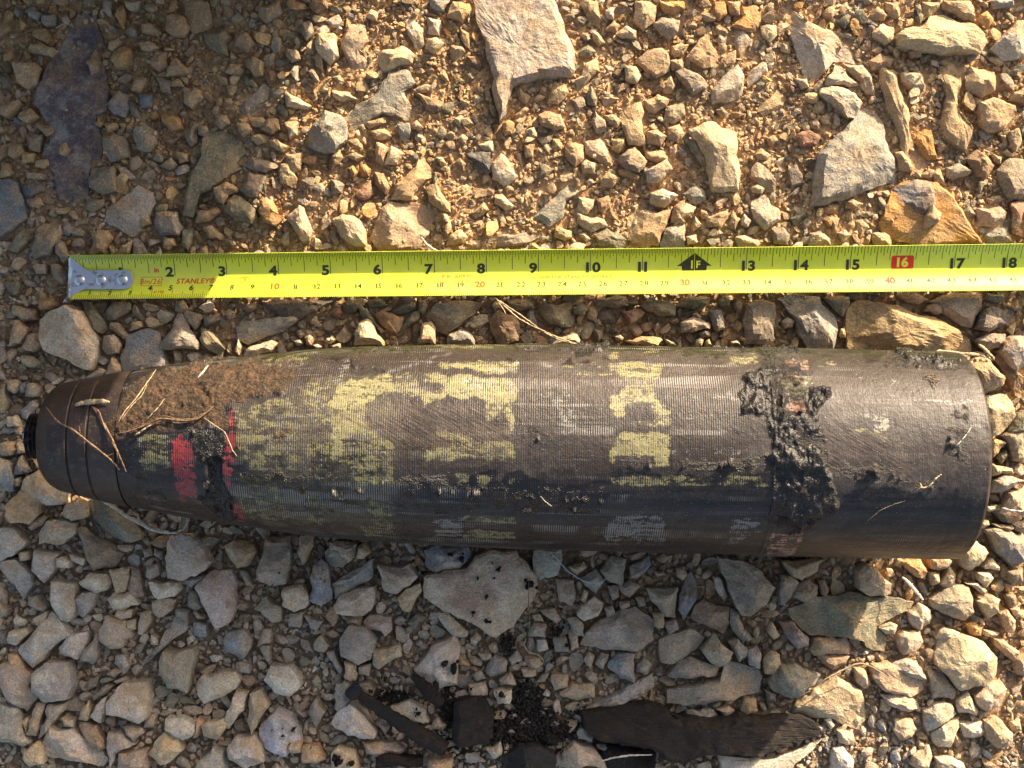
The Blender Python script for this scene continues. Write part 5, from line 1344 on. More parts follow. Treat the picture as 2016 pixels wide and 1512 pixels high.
    bc = k.mix(k.thr(nf, .38, .62), (.028, .018, .012), (.105, .064, .036)); bc = k.mix(k.math('MULTIPLY', k.thr(nm, .52, .66), .8), bc, (.12, .065, .030)); bc = k.mix(k.math('MULTIPLY', k.thr(k.noise(130, 4, .7, seed=31.), .53, .66), .85), bc, (.028, .018, .013))
    c = k.mix(rv, c, bc)
    # specks of grit
    c = k.mix(k.math('MULTIPLY', k.thr(k.noise(1500, 2, .5, seed=7.), .705, .74), .7), c, (.40, .34, .27))
    rough = k.math('ADD', k.math('MULTIPLY', f, .12), k.math('MULTIPLY', st2, .5)); rough = k.math('ADD', rough, .12 if not collar else .20)
    rough = k.math('MAXIMUM', rough, k.math('MULTIPLY', rv, .85), clamp=True); rough = k.math('SUBTRACT', rough, k.math('MULTIPLY', bv, .14), clamp=True)
    clean = k.math('SUBTRACT', 1.0, k.math('MAXIMUM', rv, bv), clamp=True)
    b = None
    if not collar:
        b = k.bump(k.math('MULTIPLY', rib, clean), .00008, .55)
    b = k.bump(nm, .0007, .5, b); b = k.bump(nf, .00035, .6, b); b = k.bump(k.math('MULTIPLY', k.math('MULTIPLY', scn, scr), 1.0), .0005, .4, b); b = k.bump(k.math('MULTIPLY', rv, nf), .0016, .7, b); b = k.bump(k.math('MULTIPLY', bv, nm), .0022, .6, b)
    return k.done(c, rough, b, 0.0, .40)
M_SHELL = shell_mat(); M_COLLAR = shell_mat(True)

def lathe(name, X0, X1, nX, nT=330, extra=None, mat=None, cap0=False, cap1=False, mud=1.0, pts=None):
    """surface of revolution about local X with mud relief; extra(X) = radius offset."""
    Xs = np.linspace(X0, X1, nX) if pts is None else np.asarray(pts)
    # finer on the side one sees
    u = np.linspace(0, 1, nT, endpoint=False); th = 2*math.pi*u+.42*np.sin(4*math.pi*u)*0
    XX, TT = np.meshgrid(Xs, th, indexing='ij')
    R = rad_at(XX)+(extra(XX) if extra is not None else 0)
    def world(R):
        lx, ly, lz = XX, R*np.cos(TT), AX_Z+R*np.sin(TT)
        return np.stack([A0[0]+lx*AD[0]+ly*AN[0], A0[1]+lx*AD[1]+ly*AN[1], lz], -1)
    Wd = world(R); px, py = to_px(Wd)
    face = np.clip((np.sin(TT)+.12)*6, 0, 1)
    w1, w2 = fbm(Wd*130, 3, 61), fbm(Wd*130, 3, 71); w3, w4 = fbm(Wd*420, 2, 81), fbm(Wd*420, 2, 83)
    S_ = lambda m: samp(m, px+w1*4+w3*3, py+w2*3+w4*2.5)
    M_ = lambda m: samp(m, px+w1*12+w3*6, py+w2*12+w4*6)
    yel, whi, red, pnk, scr, cake = [S_(m)*face for m in (MY, MWH, MR, MPK, MSCR, MCAKE)]
    yt = np.maximum(M_(MTINT)*face, yel*.9); bro, bla = [M_(m)*face for m in (MBR, MBK)]
    sunpale = samp(MSUNPALE, px+w1*14, py+w1*26+w3*10+18*vnoise(Wd*38, 7)-14)*face
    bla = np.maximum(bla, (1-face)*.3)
    n1 = fbm(Wd*260, 3, 31); n2 = fbm(Wd*900, 3, 41); n3 = fbm(Wd*90, 2, 51)
    ridge = np.maximum(0, 1-np.abs(fbm(Wd*330, 2, 91))*2.2)
    sm = lambda v, a, b: np.clip((v-a)/(b-a), 0, 1)**2*(3-2*np.clip((v-a)/(b-a), 0, 1))
    tb = sm(bla+n1*.42+n2*.12, .62, 1.0); tr = sm(bro+n1*.35+n2*.1, .35, .8); tc = sm(cake+n1*.10, .42, .60)
    disp = mud*(tb*(.0010+.0011*n1+.0013*n3+.00010*n2-.0006*ridge)+tr*(.0006+.0009*n3+.0007*n1+.0004*n2-.0004*ridge)+tc*(.00055+.0001*n3))
    pit = sm(samp(MPIT, px, py)*face, .3, .8); disp = disp-pit*.0022*mud
    disp = disp+.00012*n3+.00005*n2
    rim = np.clip((XX-(Xb1-.006))/.006, 0, 1) if name == 'body' else 0
    disp = disp-rim*(.0005*np.maximum(n1, 0)+.0004*np.maximum(n3, 0))
    grow = np.zeros_like(R)
    if extra is not None: grow = np.clip(-extra(XX)*3000, 0, 1)
    P = np.stack([XX, (R+disp)*np.cos(TT), AX_Z+(R+disp)*np.sin(TT)], -1)
    nV = len(Xs)*nT; V = P.reshape(-1, 3)
    i = np.arange(len(Xs)-1)[:, None]*nT; j = np.arange(nT)[None]; jn = (j+1) % nT
    Q = [np.stack([i+j, i+nT+j, i+nT+jn, i+jn], -1).reshape(-1, 4)[:, ::-1]]
    m1 = np.stack([yel, whi, red], -1).reshape(-1, 3); m2 = np.stack([bro, bla, sunpale], -1).reshape(-1, 3); m3 = np.stack([pnk, yt, scr], -1).reshape(-1, 3)
    T = []
    for flag, row, rev in ((cap0, 0, False), (cap1, len(Xs)-1, True)):
        if not flag: continue
        c = np.array([[Xs[row], 0, AX_Z]]); ci = len(V); V = np.concatenate([V, c])
        m1 = np.concatenate([m1, m1[:1]*0]); m2 = np.concatenate([m2, [[0, .3, .2]]]); m3 = np.concatenate([m3, m3[:1]*0])
        a = row*nT+np.arange(nT); bq = row*nT+(np.arange(nT)+1) % nT
        T.append(np.stack([a, bq, np.full(nT, ci)], -1) if rev else np.stack([bq, a, np.full(nT, ci)], -1))
    me = mesh_np(name, V, Q+T, {'m1': m1, 'm2': m2, 'm3': m3}, smooth=True, mat=mat)
    return me
MPIT = mask([(o5, "1290,810 1390,800 1395,950 1470,1090 1480,1190 1390,1190 1290,1060 1310,950 / *.7 1240,440 1300,440 1300,490 1240,490 / *.5 1230,560 1290,560 1330,640 1250,620"), (o8, "*.6 360,860 560,880 560,1000 370,1000")], 2)

Xb1 = sx(1882)
Xc0, Xc1 = sx(95.2), sx(265)
def collar_extra(X):
    g = 0
    for c_ in (sx(168), sx(209)): g = g-.0009*np.exp(-((X-c_)/.00045)**2)
    return g+.0005*np.clip((X-sx(209))/.001, 0, 1)*0+.00025
xs = np.unique(np.concatenate([np.linspace(Xc0, Xc1, 90)]+[np.linspace(sx(c_)-.0014, sx(c_)+.0014, 22) for c_ in (168, 209)]))
link('nose_collar', lathe('nose_collar', 0, 0, 0, 330, collar_extra, M_COLLAR, cap0=True, pts=xs, mud=.3), shell, label='smooth black nose collar with two turned grooves')
def body_extra(X):
    g = -.0003*np.exp(-((X-Xc1)/.0005)**2)
    return g-.00010*np.exp(-((X-sx(1815))/.0010)**2)+.00030*np.sin(X*60)*np.clip((X-sx(1640))/.02, 0, 1)
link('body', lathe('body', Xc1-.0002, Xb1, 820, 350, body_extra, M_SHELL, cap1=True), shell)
# copper driving band, a little proud, mud over most of it
XB0, XB1 = sx(1008)+.1085, sx(1008)+.1275
def band_extra(X):
    e = np.minimum(np.clip((X-XB0)/.0025, 0, 1), np.clip((XB1-X)/.0025, 0, 1))
    return .0007*e-.0003+.00009*np.sin((X-XB0)*2*math.pi/.0022)*(X < XB0+.008)
link('driving_band', lathe('driving_band', XB0, XB1, 60, 350, band_extra, M_SHELL), shell, label='pinkish copper driving band showing through black mud')

# threaded neck and corroded plug at the nose
def simple_lathe(name, xs, rs, n, mat, wob=0.0, seed=0):
    th = np.linspace(0, 2*math.pi, n, endpoint=False); XX, TT = np.meshgrid(xs, th, indexing='ij'); R = np.array(rs)[:, None]+0*TT
    P = np.stack([XX, R*np.cos(TT), R*np.sin(TT)], -1); R = R+wob*fbm(P*500, 3, seed)
    P = np.stack([XX+wob*.5*fbm(P*700, 2, seed+3), R*np.cos(TT), AX_Z+R*np.sin(TT)], -1)
    V = P.reshape(-1, 3); i = np.arange(len(xs)-1)[:, None]*n; j = np.arange(n)[None]; jn = (j+1) % n
    Q = np.stack([i+jn, i+n+jn, i+n+j, i+j], -1).reshape(-1, 4)
    c = len(V); V = np.concatenate([V, [[xs[0], 0, AX_Z]]]); T = np.stack([(np.arange(n)+1) % n, np.arange(n), np.full(n, c)], -1)
    return mesh_np(name, V, [Q, T], smooth=True, mat=mat)
k = NT('greasy_thread_steel'); M_THREAD = k.done(k.mix(k.thr(k.noise(500), .45, .7), (.02, .018, .018), (.09, .08, .075)), .35, k.bump(k.noise(900), .0004, .6), .5, .5)
xs = np.linspace(sx(63), sx(97), 130); ph = (xs-xs[0])/(rpx(36)/4.2)
rs = rpx(43)+.0007*(2*np.abs((ph % 1)-.5)-.5)*2*.8
link('threaded_neck', simple_lathe('threaded_neck', xs, rs, 96, M_THREAD), shell, label='short threaded steel neck')
k = NT('white_corrosion'); M_CORR = k.done(k.mix(k.thr(k.noise(450, 4), .5, .64), (.035, .037, .04), (.42, .43, .43)), .8, k.bump(k.noise(600, 4), .0012, .8), 0, .3)
xs = np.array([sx(51), sx(53), sx(57), sx(60), sx(63), sx(68)]); link('corroded_plug', simple_lathe('corroded_plug', xs, [rpx(18), rpx(26), rpx(30), rpx(33), rpx(36), rpx(36)], 60, M_CORR, .0009, 5), shell, label='plug at the nose tip, crusted white with corrosion')
# wrench notches cut in the collar: dark recesses framed by a lip
def shell_pt(px, py, lift=0.0):
    """point on the upper surface of the shell (or ground height) under photo pixel."""
    d = np.array([(px-1008)/F, (756-py)/F, -1.0]); lo, hi = H-.115, H-.001
    for t in np.linspace(lo, hi, 400):
        P = np.array([0, 0, H])+d*t
        X, Yl = shell_local(P[0], P[1]); r = float(rad_at(X))
        if r > 0 and abs(Yl) < r and P[2] <= AX_Z+math.sqrt(r*r-Yl*Yl)+lift: return P
    return np.array([0, 0, H])+d*(H-.002-lift)

# ---------------------------------------------------------------- tape measure
k = NT('yellow_tape_blade')
n1 = k.noise(60, 3); n2 = k.noise(500, 3, .6, sc=(.2, 1, 1))
c = k.mix(k.thr(n1, .35, .65), (.57, .67, .035), (.63, .72, .05))
c = k.mix(k.math('MULTIPLY', k.thr(n2, .66, .76), .25), c, (.40, .36, .10))
c = k.mix(k.math('MULTIPLY', k.thr(k.noise(420, 3, seed=3.), .70, .76), .5), c, (.22, .17, .06))
c = k.mix(k.math('MULTIPLY', k.thr(k.noise(45, 5, .7, seed=8.), .52, .72), .28), c, (.46, .38, .17))
c = k.mix(k.math('MULTIPLY', k.thr(k.noise(1500, 2, .6, seed=9.), .68, .74), .6), c, (.30, .22, .10))
M_TAPE = k.done(c, k.math('ADD', .30, k.math('MULTIPLY', n2, .18)), k.bump(n1, .0006, .25), 0, .9)
def print_mat(name, col):
    k = NT(name); n = k.noise(700, 4, .7)
    return k.done(k.mix(k.thr(n, .60, .78), col, (.34, .33, .05)), .4, None, 0, .5)
M_INK = print_mat('black_print', (.030, .034, .010)); M_RED = print_mat('red_print', (.62, .030, .012)); M_ORG = print_mat('orange_red_print', (.70, .10, .015)); M_YINK = print_mat('yellow_on_print', (.70, .70, .06))
ZERO, PPI = 136.0, 103.12
IN = .0254
TX0 = gx(ZERO, .012)                 # world x of the zero end
tape_ang = math.atan(.0102)
tape = bpy.data.objects.new('tape_measure', None); COL.objects.link(tape)
tape['label'] = 'yellow steel tape measure blade stretched across the gravel above the shell'; tape['category'] = 'tape measure'
ty0 = gy(546-(ZERO-150)*.0102, .012)
tape.location = (TX0, ty0, 0); tape.rotation_euler = (0, 0, tape_ang)
def tp(s, v, up=0.0):
    """s metres along, v in 0..1 across from the upper edge; returns local point of the dished blade."""
    s = np.asarray(s, float); v = np.asarray(v, float)
    fl = np.clip(s/.46, 0, 1.2)
    wd = .0213+.0012*fl                                     # chord
    half = (v-.5)*2                                         # -1 (upper edge) .. 1
    sag = .0046+.0006*fl
    y = -half*wd/2*(1+.0*s)
    z0 = .0078+.0012*np.sin(s*9+.5)+.0035*fl**2
    z = z0+sag*half**2
    # unit normal for the print offset
    dzdy = 2*sag*half*(-2/wd); nl = np.sqrt(1+dzdy**2)
    return np.stack([s+0*v, y-up*dzdy/nl, z+up/nl], -1)
ns, nv_ = 420, 22
ss = np.linspace(.0006, .56, ns); vv = np.linspace(0, 1, nv_)
SS, VV = np.meshgrid(ss, vv, indexing='ij')
top = tp(SS, VV); bot = tp(SS, VV, -.00018)
V = np.concatenate([top.reshape(-1, 3), bot.reshape(-1, 3)]); N_ = ns*nv_
idx = np.arange(N_).reshape(ns, nv_)
q1 = np.stack([idx[:-1, :-1], idx[:-1, 1:], idx[1:, 1:], idx[1:, :-1]], -1).reshape(-1, 4)
ed = []
for row in (idx[:, 0], idx[::-1, -1], idx[0, ::-1], idx[-1, :]): ed.append(np.stack([row[:-1], row[1:], row[1:]+N_, row[:-1]+N_], -1))
link('blade', mesh_np('blade', V, [q1, q1[:, ::-1]+N_]+ed, smooth=True, mat=M_TAPE), tape)
# ticks
def quads_strip(items, up=.00007, seg=5):
    Vs, Qs = [], []; o_ = 0
    for s, v0, v1, w_ in items:
        v = np.linspace(v0, v1, seg); a = tp(np.full(seg, s-w_/2), v, up); b = tp(np.full(seg, s+w_/2), v, up)
        Vs.append(np.concatenate([a, b])); i = np.arange(seg-1)
        Qs.append(np.stack([i, i+1, seg+i+1, seg+i], -1)+o_); o_ += 2*seg
    return np.concatenate(Vs), np.concatenate(Qs)
def ticks(name, items, mat, lab):
    V, Q = quads_strip(items); link(name, mesh_np(name, V, [Q], mat=mat), tape, kind='stuff', label=lab)
it = []
n32 = 32*12
for i in range(2, 22*32):
    s = i/32*IN
    if s > .555: break
    if i % 32 == 0: L = .47
    elif i % 16 == 0: L = .41
    elif i % 8 == 0: L = .285
    elif i % 4 == 0: L = .20
    elif i % 2 == 0: L = .145
    else: L = .095
    if i > n32 and i % 2: continue
    if i == n32: continue
    if i % 512 == 0: continue
    it.append((s, .0, L, .00026 if i % 32 else .00030))
ticks('inch_scale', it, M_INK, 'fine black inch scale along the upper edge')
it = []
for i in range(3, 556):
    s = i/1000
    L = .27 if i % 10 == 0 else (.15 if i % 5 == 0 else .10)
    it.append((s, 1.0, 1-L, .00022))
ticks('centimetre_scale', it, M_INK, 'fine black millimetre scale along the lower edge')
# lettering
_txt = {}
def text_mesh(body, shear=0.0, bold=0.0, space=1.0):
    key = (body, shear, bold, space)
    if key in _txt: return _txt[key]
    cu = bpy.data.curves.new('t', 'FONT'); cu.body = body; cu.size = 1.0; cu.shear = shear; cu.offset = bold; cu.align_x = 'CENTER'; cu.space_character = space; cu.resolution_u = 4
    ob = bpy.data.objects.new('t', cu); COL.objects.link(ob)
    dg = bpy.context.evaluated_depsgraph_get(); me = bpy.data.meshes.new_from_object(ob.evaluated_get(dg))
    V = np.zeros(len(me.vertices)*3); me.vertices.foreach_get('co', V); V = V.reshape(-1, 3)
    Fs = [tuple(p.vertices) for p in me.polygons]
    bpy.data.objects.remove(ob); bpy.data.curves.remove(cu); bpy.data.meshes.remove(me)
    ymin, ymax = V[:, 1].min(), V[:, 1].max()
    _txt[key] = (V, Fs); return _txt[key]
CAP = text_mesh('0')[0]; CAPH = CAP[:, 1].max()-CAP[:, 1].min(); CAP0 = CAP[:, 1].min()
def letter(name, body, s, v_mid, hgt, mat, shear=0.0, bold=0.02, wid=1.0, up=.00007, align='c', space=1.0, flip=False):
    """put lettering on the blade: s metres along for the centre, v_mid across (0..1), hgt = cap height in units of v."""
    V, Fs = text_mesh(body, shear, bold, space); V = V.copy()
    V[:, 1] = (V[:, 1]-CAP0-CAPH/2)/CAPH
    x = V[:, 0]/CAPH*hgt*.0222*wid
    if align == 'r': x = x-x.max()
    elif align == 'l': x = x-x.min()
    else: x = x-(x.max()+x.min())/2
    P = tp(s+x, v_mid-V[:, 1]*hgt, up)
    me = bpy.data.meshes.new(name); me.from_pydata([tuple(p) for p in P], [], Fs); me.materials.append(mat)
    return link(name, me, tape)
for n in range(1, 20):
    s = n*IN
    if n == 12 or n == 16: continue
    if n < 10: letter('inch_number', str(n), s-.0006, .385, .205, M_INK, bold=.04, align='r', wid=1.2)
    else:
        t = str(n); letter('inch_number', t[0], s-.0007, .385, .205, M_INK, bold=.04, align='r', wid=1.2); letter('inch_number', t[1], s+.0009, .385, .205, M_INK, bold=.04, align='l', wid=1.2)
for n in range(1, 48):
    s = n/100; red = n % 10 == 0
    if n < 10:
        if n <= 3: letter('centimetre_number', str(n), s-.0002, .86, .085, M_INK, shear=.2, bold=.02, align='r')
        else: letter('centimetre_number', str(n), s-.0002, .755, .115, M_INK, shear=.2, bold=.03, align='r')
    elif red: letter('centimetre_number', str(n), s, .745, .135, M_ORG if n < 40 else M_RED, bold=.045, wid=1.15)
    else:
        t = str(n); letter('centimetre_number', t[0], s-.0003, .755, .11, M_INK, bold=.018, align='r', wid=1.15); letter('centimetre_number', t[1], s+.0003, .755, .11, M_INK, bold=.018, align='l', wid=1.15)
def S_(px): return (px-ZERO)/PPI*IN
letter('unit_mark', 'in', S_(306), .34, .105, M_RED, bold=.03)
letter('unit_mark', 'cm', S_(312), .835, .085, M_RED, shear=.25, bold=.01, wid=1.5, space=1.15)
letter('size_mark', "8m/26'", S_(295.5), .60, .125, M_RED, shear=.12, bold=.0, wid=.95, space=1.08)
letter('maker_name', 'STANLEY\u00ae', S_(384), .60, .115, M_RED, shear=.2, bold=.018, wid=1.05, space=1.04)
letter('approval_mark', 'II', S_(481), .585, .085, M_ORG, bold=.0)
letter('approval_text', "P.R. APP'D", S_(902), .565, .075, M_ORG, bold=.0, wid=1.25, space=1.1)
letter('approval_text', 'NO. 339 TC', S_(902), .68, .075, M_ORG, bold=.0, wid=1.25, space=1.1)
letter('copyright_text', '\u00a92008 THE STANLEY WORKS', S_(1131), .595, .075, M_ORG, bold=.0, wid=1.2, space=1.05)
def outline(name, s0, s1, v0, v1, mat, t=.00022, rnd=.0):
    """thin frame printed on the blade."""
    n = 40; a = np.linspace(0, 2*math.pi, n, endpoint=False); e = .22 if rnd else .06
    cx, cy, rx, ry = (s0+s1)/2, (v0+v1)/2, (s1-s0)/2, (v1-v0)/2
    f = lambda q: np.sign(q)*np.abs(q)**(e*2 if not rnd else .8)
    X, Y = f(np.cos(a)), f(np.sin(a)); tv = t/.0222
    A = tp(cx+X*rx, cy+Y*ry, .00007); B = tp(cx+X*(rx-t), cy+Y*(ry-tv), .00007); i = np.arange(n); j = (i+1) % n
    link(name, mesh_np(name, np.concatenate([A, B]), [np.stack([i, j, n+j, n+i], -1)], mat=mat), tape)
outline('size_frame', S_(275), S_(316.5), .495, .705, M_RED)
outline('approval_oval', S_(471), S_(491), .515, .66, M_ORG, rnd=1)
def solid(name, pts, mat, up=.00007, sub=6):
    """filled outline in (s, v), triangulated as strips between its upper and lower side."""
    pts = np.array(pts); s_min, s_max = pts[:, 0].min(), pts[:, 0].max(); cols = np.linspace(s_min+1e-6, s_max-1e-6, 60); rows = []
    P = pts; Q_ = np.roll(pts, -1, 0)
    for c_ in cols:
        hit = [a[1]+(b[1]-a[1])*(c_-a[0])/(b[0]-a[0]) for a, b in zip(P, Q_) if (a[0] > c_) != (b[0] > c_)]
        rows.append(np.linspace(min(hit), max(hit), sub))
    rows = np.array(rows); V = tp(np.repeat(cols[:, None], sub, 1), rows, up).reshape(-1, 3); ix = np.arange(60*sub).reshape(60, sub)
    link(name, mesh_np(name, V, [np.stack([ix[:-1, :-1], ix[:-1, 1:], ix[1:, 1:], ix[1:, :-1]], -1).reshape(-1, 4)], mat=mat), tape)
sF = 12*IN
solid('foot_arrow', [(sF, .10), (sF+S_(136+34.5), .375), (sF+S_(136+24), .375), (sF+S_(136+24), .475), (sF-S_(136+24), .475), (sF-S_(136+24), .375), (sF-S_(136+34.5), .375)], M_INK)
letter('foot_number', '1', sF-.0008, .345, .17, M_YINK, bold=.03, align='r', up=.00013); letter('foot_number', 'F', sF+.0009, .345, .15, M_YINK, bold=.03, align='l', up=.00013)
V, Q = quads_strip([(sF, .02, .10, .0003), (sF, .12, .47, .00022)], .00012); link('foot_line', mesh_np('foot_line', V[10:], [Q[:4]], mat=M_YINK), tape)
sR = 16*IN; rr = []
for (cx_, cy_, a0) in ((1, 1, 0), (-1, 1, 90), (-1, -1, 180), (1, -1, 270)):
    for q in range(6):
        a = math.radians(a0+q*18); rr.append((sR+cx_*.0046+math.cos(a)*.0009, .345+cy_*.095+math.sin(a)*.045))
solid('stud_mark', rr, M_RED)
letter('inch_number', '16', sR, .345, .19, M_YINK, bold=.045, up=.00014, wid=1.1)

# end hook
k = NT('bright_steel'); M_STEEL = k.done(k.mix(k.thr(k.noise(300, 4), .55, .7), (.62, .62, .66), (.34, .31, .29)), k.math('ADD', .22, k.math('MULTIPLY', k.noise(500, 3, sc=(.1, 1, 1)), .25)), k.bump(k.noise(400, 3), .0003, .25), 1.0, .5)
hp = np.array([[150, 106], [170, 120], [275, 203], [300, 208], [605, 207], [630, 218], [642, 240], [648, 300], [626, 345], [590, 360], [270, 360], [235, 372], [165, 418], [118, 440], [86, 456], [74, 462], [72, 452], [84, 432], [108, 405], [120, 340], [126, 260], [134, 190], [136, 120]], float)/4.032+[100, 480]
ca_, sa_ = math.cos(-tape_ang), math.sin(-tape_ang)
def to_tape(px, py, z):
    x, y = gx(px, z)-TX0, gy(py, z)-ty0
    return np.stack([x*ca_-y*sa_, x*sa_+y*ca_], -1)
HZ = .0118
hl = to_tape(hp[:, 0], hp[:, 1], HZ)
import bmesh
def plate(pts, z_of, th, name, mat, parent, bev=.00015):
    bm = bmesh.new(); vs = [bm.verts.new((p[0], p[1], 0)) for p in pts]; f = bm.faces.new(vs)
    if f.normal.z < 0: f.normal_flip()
    f.normal_update()
    bmesh.ops.triangulate(bm, faces=[f]); bmesh.ops.subdivide_edges(bm, edges=bm.edges[:], cuts=3, use_grid_fill=True)
    for v in bm.verts: v.co.z = z_of(v.co.x, v.co.y)
    g = bmesh.ops.extrude_face_region(bm, geom=bm.faces[:]); nv2 = [e for e in g['geom'] if isinstance(e, bmesh.types.BMVert)]
    for v in nv2: v.co.z += th
    bmesh.ops.recalc_face_normals(bm, faces=bm.faces[:])
    me = bpy.data.meshes.new(name); bm.to_mesh(me); bm.free(); me.materials.append(mat)
    o = link(name, me, parent)
    b = o.modifiers.new('bevel', 'BEVEL'); b.width = bev; b.segments = 2; b.limit_method = 'ANGLE'; b.angle_limit = math.radians(40)
    return o
def hz_of(x, y):
    lip = max(0.0, (.0012-x))/.004
    base = .0092+.0010*(y/.010)**2
    return base+.0009-min(lip, 1.2)**2*.0035
hook = plate(hl, hz_of, .0009, 'end_hook', M_STEEL, tape, .0002)
hook['label'] = 'bright steel end hook with a flared lip'
# the lip that bends down over the end
LV, LQ = [], []
ys = np.linspace(hl[:, 1].max()-.0004, hl[:, 1].min()+.0002, 24)
edge_x = np.interp(-ys, -hl[[0, 22, 21, 20, 19, 18, 17, 15], 1], hl[[0, 22, 21, 20, 19, 18, 17, 15], 0])
for i, (y_, ex_) in enumerate(zip(ys, edge_x)):
    for a in np.linspace(0, 1, 6):
        LV.append((ex_+.0004-.0011*math.sin(a*1.5), y_, hz_of(ex_, y_)+.0006-.0065*a))
    for a in np.linspace(1, 0, 6):
        LV.append((ex_+.0013-.0011*math.sin(a*1.5), y_, hz_of(ex_, y_)+.0003-.0065*a))
for i in range(23):
    for a in range(12): LQ.append((i*12+a, i*12+(a+1) % 12, (i+1)*12+(a+1) % 12, (i+1)*12+a))
me = mesh_np('hook_lip', np.array(LV), [np.array(LQ)], smooth=True, mat=M_STEEL); link('hook_lip', me, hook)
for (rx_, ry_) in ((224, 288), (394, 288), (565, 286)):
    c_ = to_tape(rx_/4.032+100, ry_/4.032+480, HZ)
    bm = bmesh.new(); bmesh.ops.create_uvsphere(bm, u_segments=28, v_segments=14, radius=.0026)
    for v in bm.verts: v.co.z = v.co.z*.42
    me = bpy.data.meshes.new('rivet'); bm.to_mesh(me); bm.free(); me.materials.append(M_STEEL)
    for p in me.polygons: p.use_smooth = True
    o = link('rivet', me, hook); o.location = (c_[0], c_[1], hz_of(c_[0], c_[1])+.0010)

# ---------------------------------------------------------------- straws, twigs and roots
def straw_mat(name, a, b):
    k = NT(name); return k.done(k.mix(k.thr(k.noise(700, 3, sc=(1, 1, 1)), .4, .65), a, b), .8, k.bump(k.noise(1200, 3), .0003, .7), 0, .25)
M_STRAW = straw_mat('dry_straw', (.46, .36, .22), (.30, .21, .12)); M_ROOT = straw_mat('brown_root', (.13, .075, .045), (.27, .175, .105)); M_WSTRAW = straw_mat('bleached_straw', (.55, .50, .42), (.36, .31, .25)); M_BLUE = straw_mat('grey_blue_thread', (.40, .46, .52), (.30, .34, .38))
def tube(P, R, n=7, flat=1.0):
    P = np.array(P, float); m = len(P)
    T = np.gradient(P, axis=0); T /= np.linalg.norm(T, axis=1)[:, None]+1e-12
    U = np.cross(T, [0, 0, 1.0]); U /= np.linalg.norm(U, axis=1)[:, None]+1e-12; W = np.cross(U, T)
    a = np.linspace(0, 2*math.pi, n, endpoint=False); R = np.broadcast_to(R, (m,))
    V = P[:, None]+(np.cos(a)[None, :, None]*U[:, None]+flat*np.sin(a)[None, :, None]*W[:, None])*R[:, None, None]
    i = np.arange(m-1)[:, None]*n; j = np.arange(n)[None]; jn = (j+1) % n
    Q = np.stack([i+j, i+n+j, i+n+jn, i+jn], -1).reshape(-1, 4)
    V = np.concatenate([V.reshape(-1, 3), P[:1], P[-1:]]); c0 = m*n
    T0 = np.stack([np.arange(n), (np.arange(n)+1) % n, np.full(n, c0)], -1); T1 = np.stack([(m-1)*n+(np.arange(n)+1) % n, (m-1)*n+np.arange(n), np.full(n, c0+1)], -1)
    return V, Q, np.concatenate([T0, T1])
def smooth_path(pts, n=26, wig=0.0, r=None):
    P = np.array(pts, float); d = np.concatenate([[0], np.cumsum(np.linalg.norm(np.diff(P, axis=0), axis=1))]); t = np.linspace(0, d[-1], n)
    Q = np.stack([np.interp(t, d, P[:, i]) for i in range(P.shape[1])], -1)
    for _ in range(2): Q[1:-1] = Q[1:-1]*.5+.25*(Q[:-2]+Q[2:])
    if wig: Q[1:-1] += (r or rng).normal(size=Q[1:-1].shape)*wig*np.array([1, 1, .5])[:Q.shape[1]]
    return Q
def strand(name, origin, pts, rad, mat, lab, cat, mode='shell', z=.012, flat=1.0, group=None, extra=(), zz=None):
    ox, oy, sc = origin; Vs, Qs, Ts = [], [], []; o_ = 0
    for q, (pp, rd) in enumerate([(pts, rad)]+[(e[0], e[1]) for e in extra]):
        pp = np.array([[float(a) for a in s_.split(',')] for s_ in pp.split()])/sc+[ox, oy]; pp = smooth_path(pp, 30, .25)
        if mode == 'shell': P = np.array([shell_pt(a, b, rd*1.0+.0006+.0007*abs(math.sin(i_*.35+q))) for i_, (a, b) in enumerate(pp)])
        else:
            zs = np.interp(np.linspace(0, 1, len(pp)), np.linspace(0, 1, len(zz)), zz) if zz is not None else np.full(len(pp), z)
            zs = zs+.0004*np.sin(np.arange(len(pp))*.7)
            P = np.stack([gx(pp[:, 0], zs), gy(pp[:, 1], zs), zs], -1)
        R = rd*(.78 if mode == 'shell' else .9)*(1-.55*np.abs(np.linspace(-1, 1, len(P)))**3)*(1+.12*rng.normal(size=len(P)))
        V, Q, T = tube(P, R, 7, flat); Vs.append(V); Qs.append(Q+o_); Ts.append(T+o_); o_ += len(V)
    V = np.concatenate(Vs); c = V.mean(0)
    o = link(name, mesh_np(name, V-c, [np.concatenate(Qs), np.concatenate(Ts)], smooth=True, mat=mat), label=lab, category=cat, **({'group': group} if group else {}))
    o.location = c; return o
o6b = (600, 660, 3.36)
strand('twig', o5, "235,470 300,560 340,590 400,615 460,660 560,740 640,800 690,850 722,892", .00062, M_ROOT, 'long thin brown twig slanting across the black nose collar', 'twig', extra=[("455,600 462,650", .0003), ("640,800 690,780", .00025)])
strand('twig', o5, "540,470 590,500 605,560 640,620 670,680 710,770 745,850 768,905", .00050, M_ROOT, 'curved twig running down the collar beside the long thin twig', 'twig', extra=[("540,470 590,530 640,640 700,760 720,850", .0003)])
strand('bark_sliver', o5, "430,462 470,448 540,440 600,436 656,442", .0015, M_STRAW, 'short pale sliver of bark lying across the collar grooves', 'sliver', flat=.45)
strand('dry_straw', o5, "712,578 760,500 830,420 880,350 930,280 965,225", .00035, M_STRAW, 'thin straw stem slanting up over the edge of the brown mud', 'straw', extra=[("735,560 800,470 870,400 905,330", .00025)])
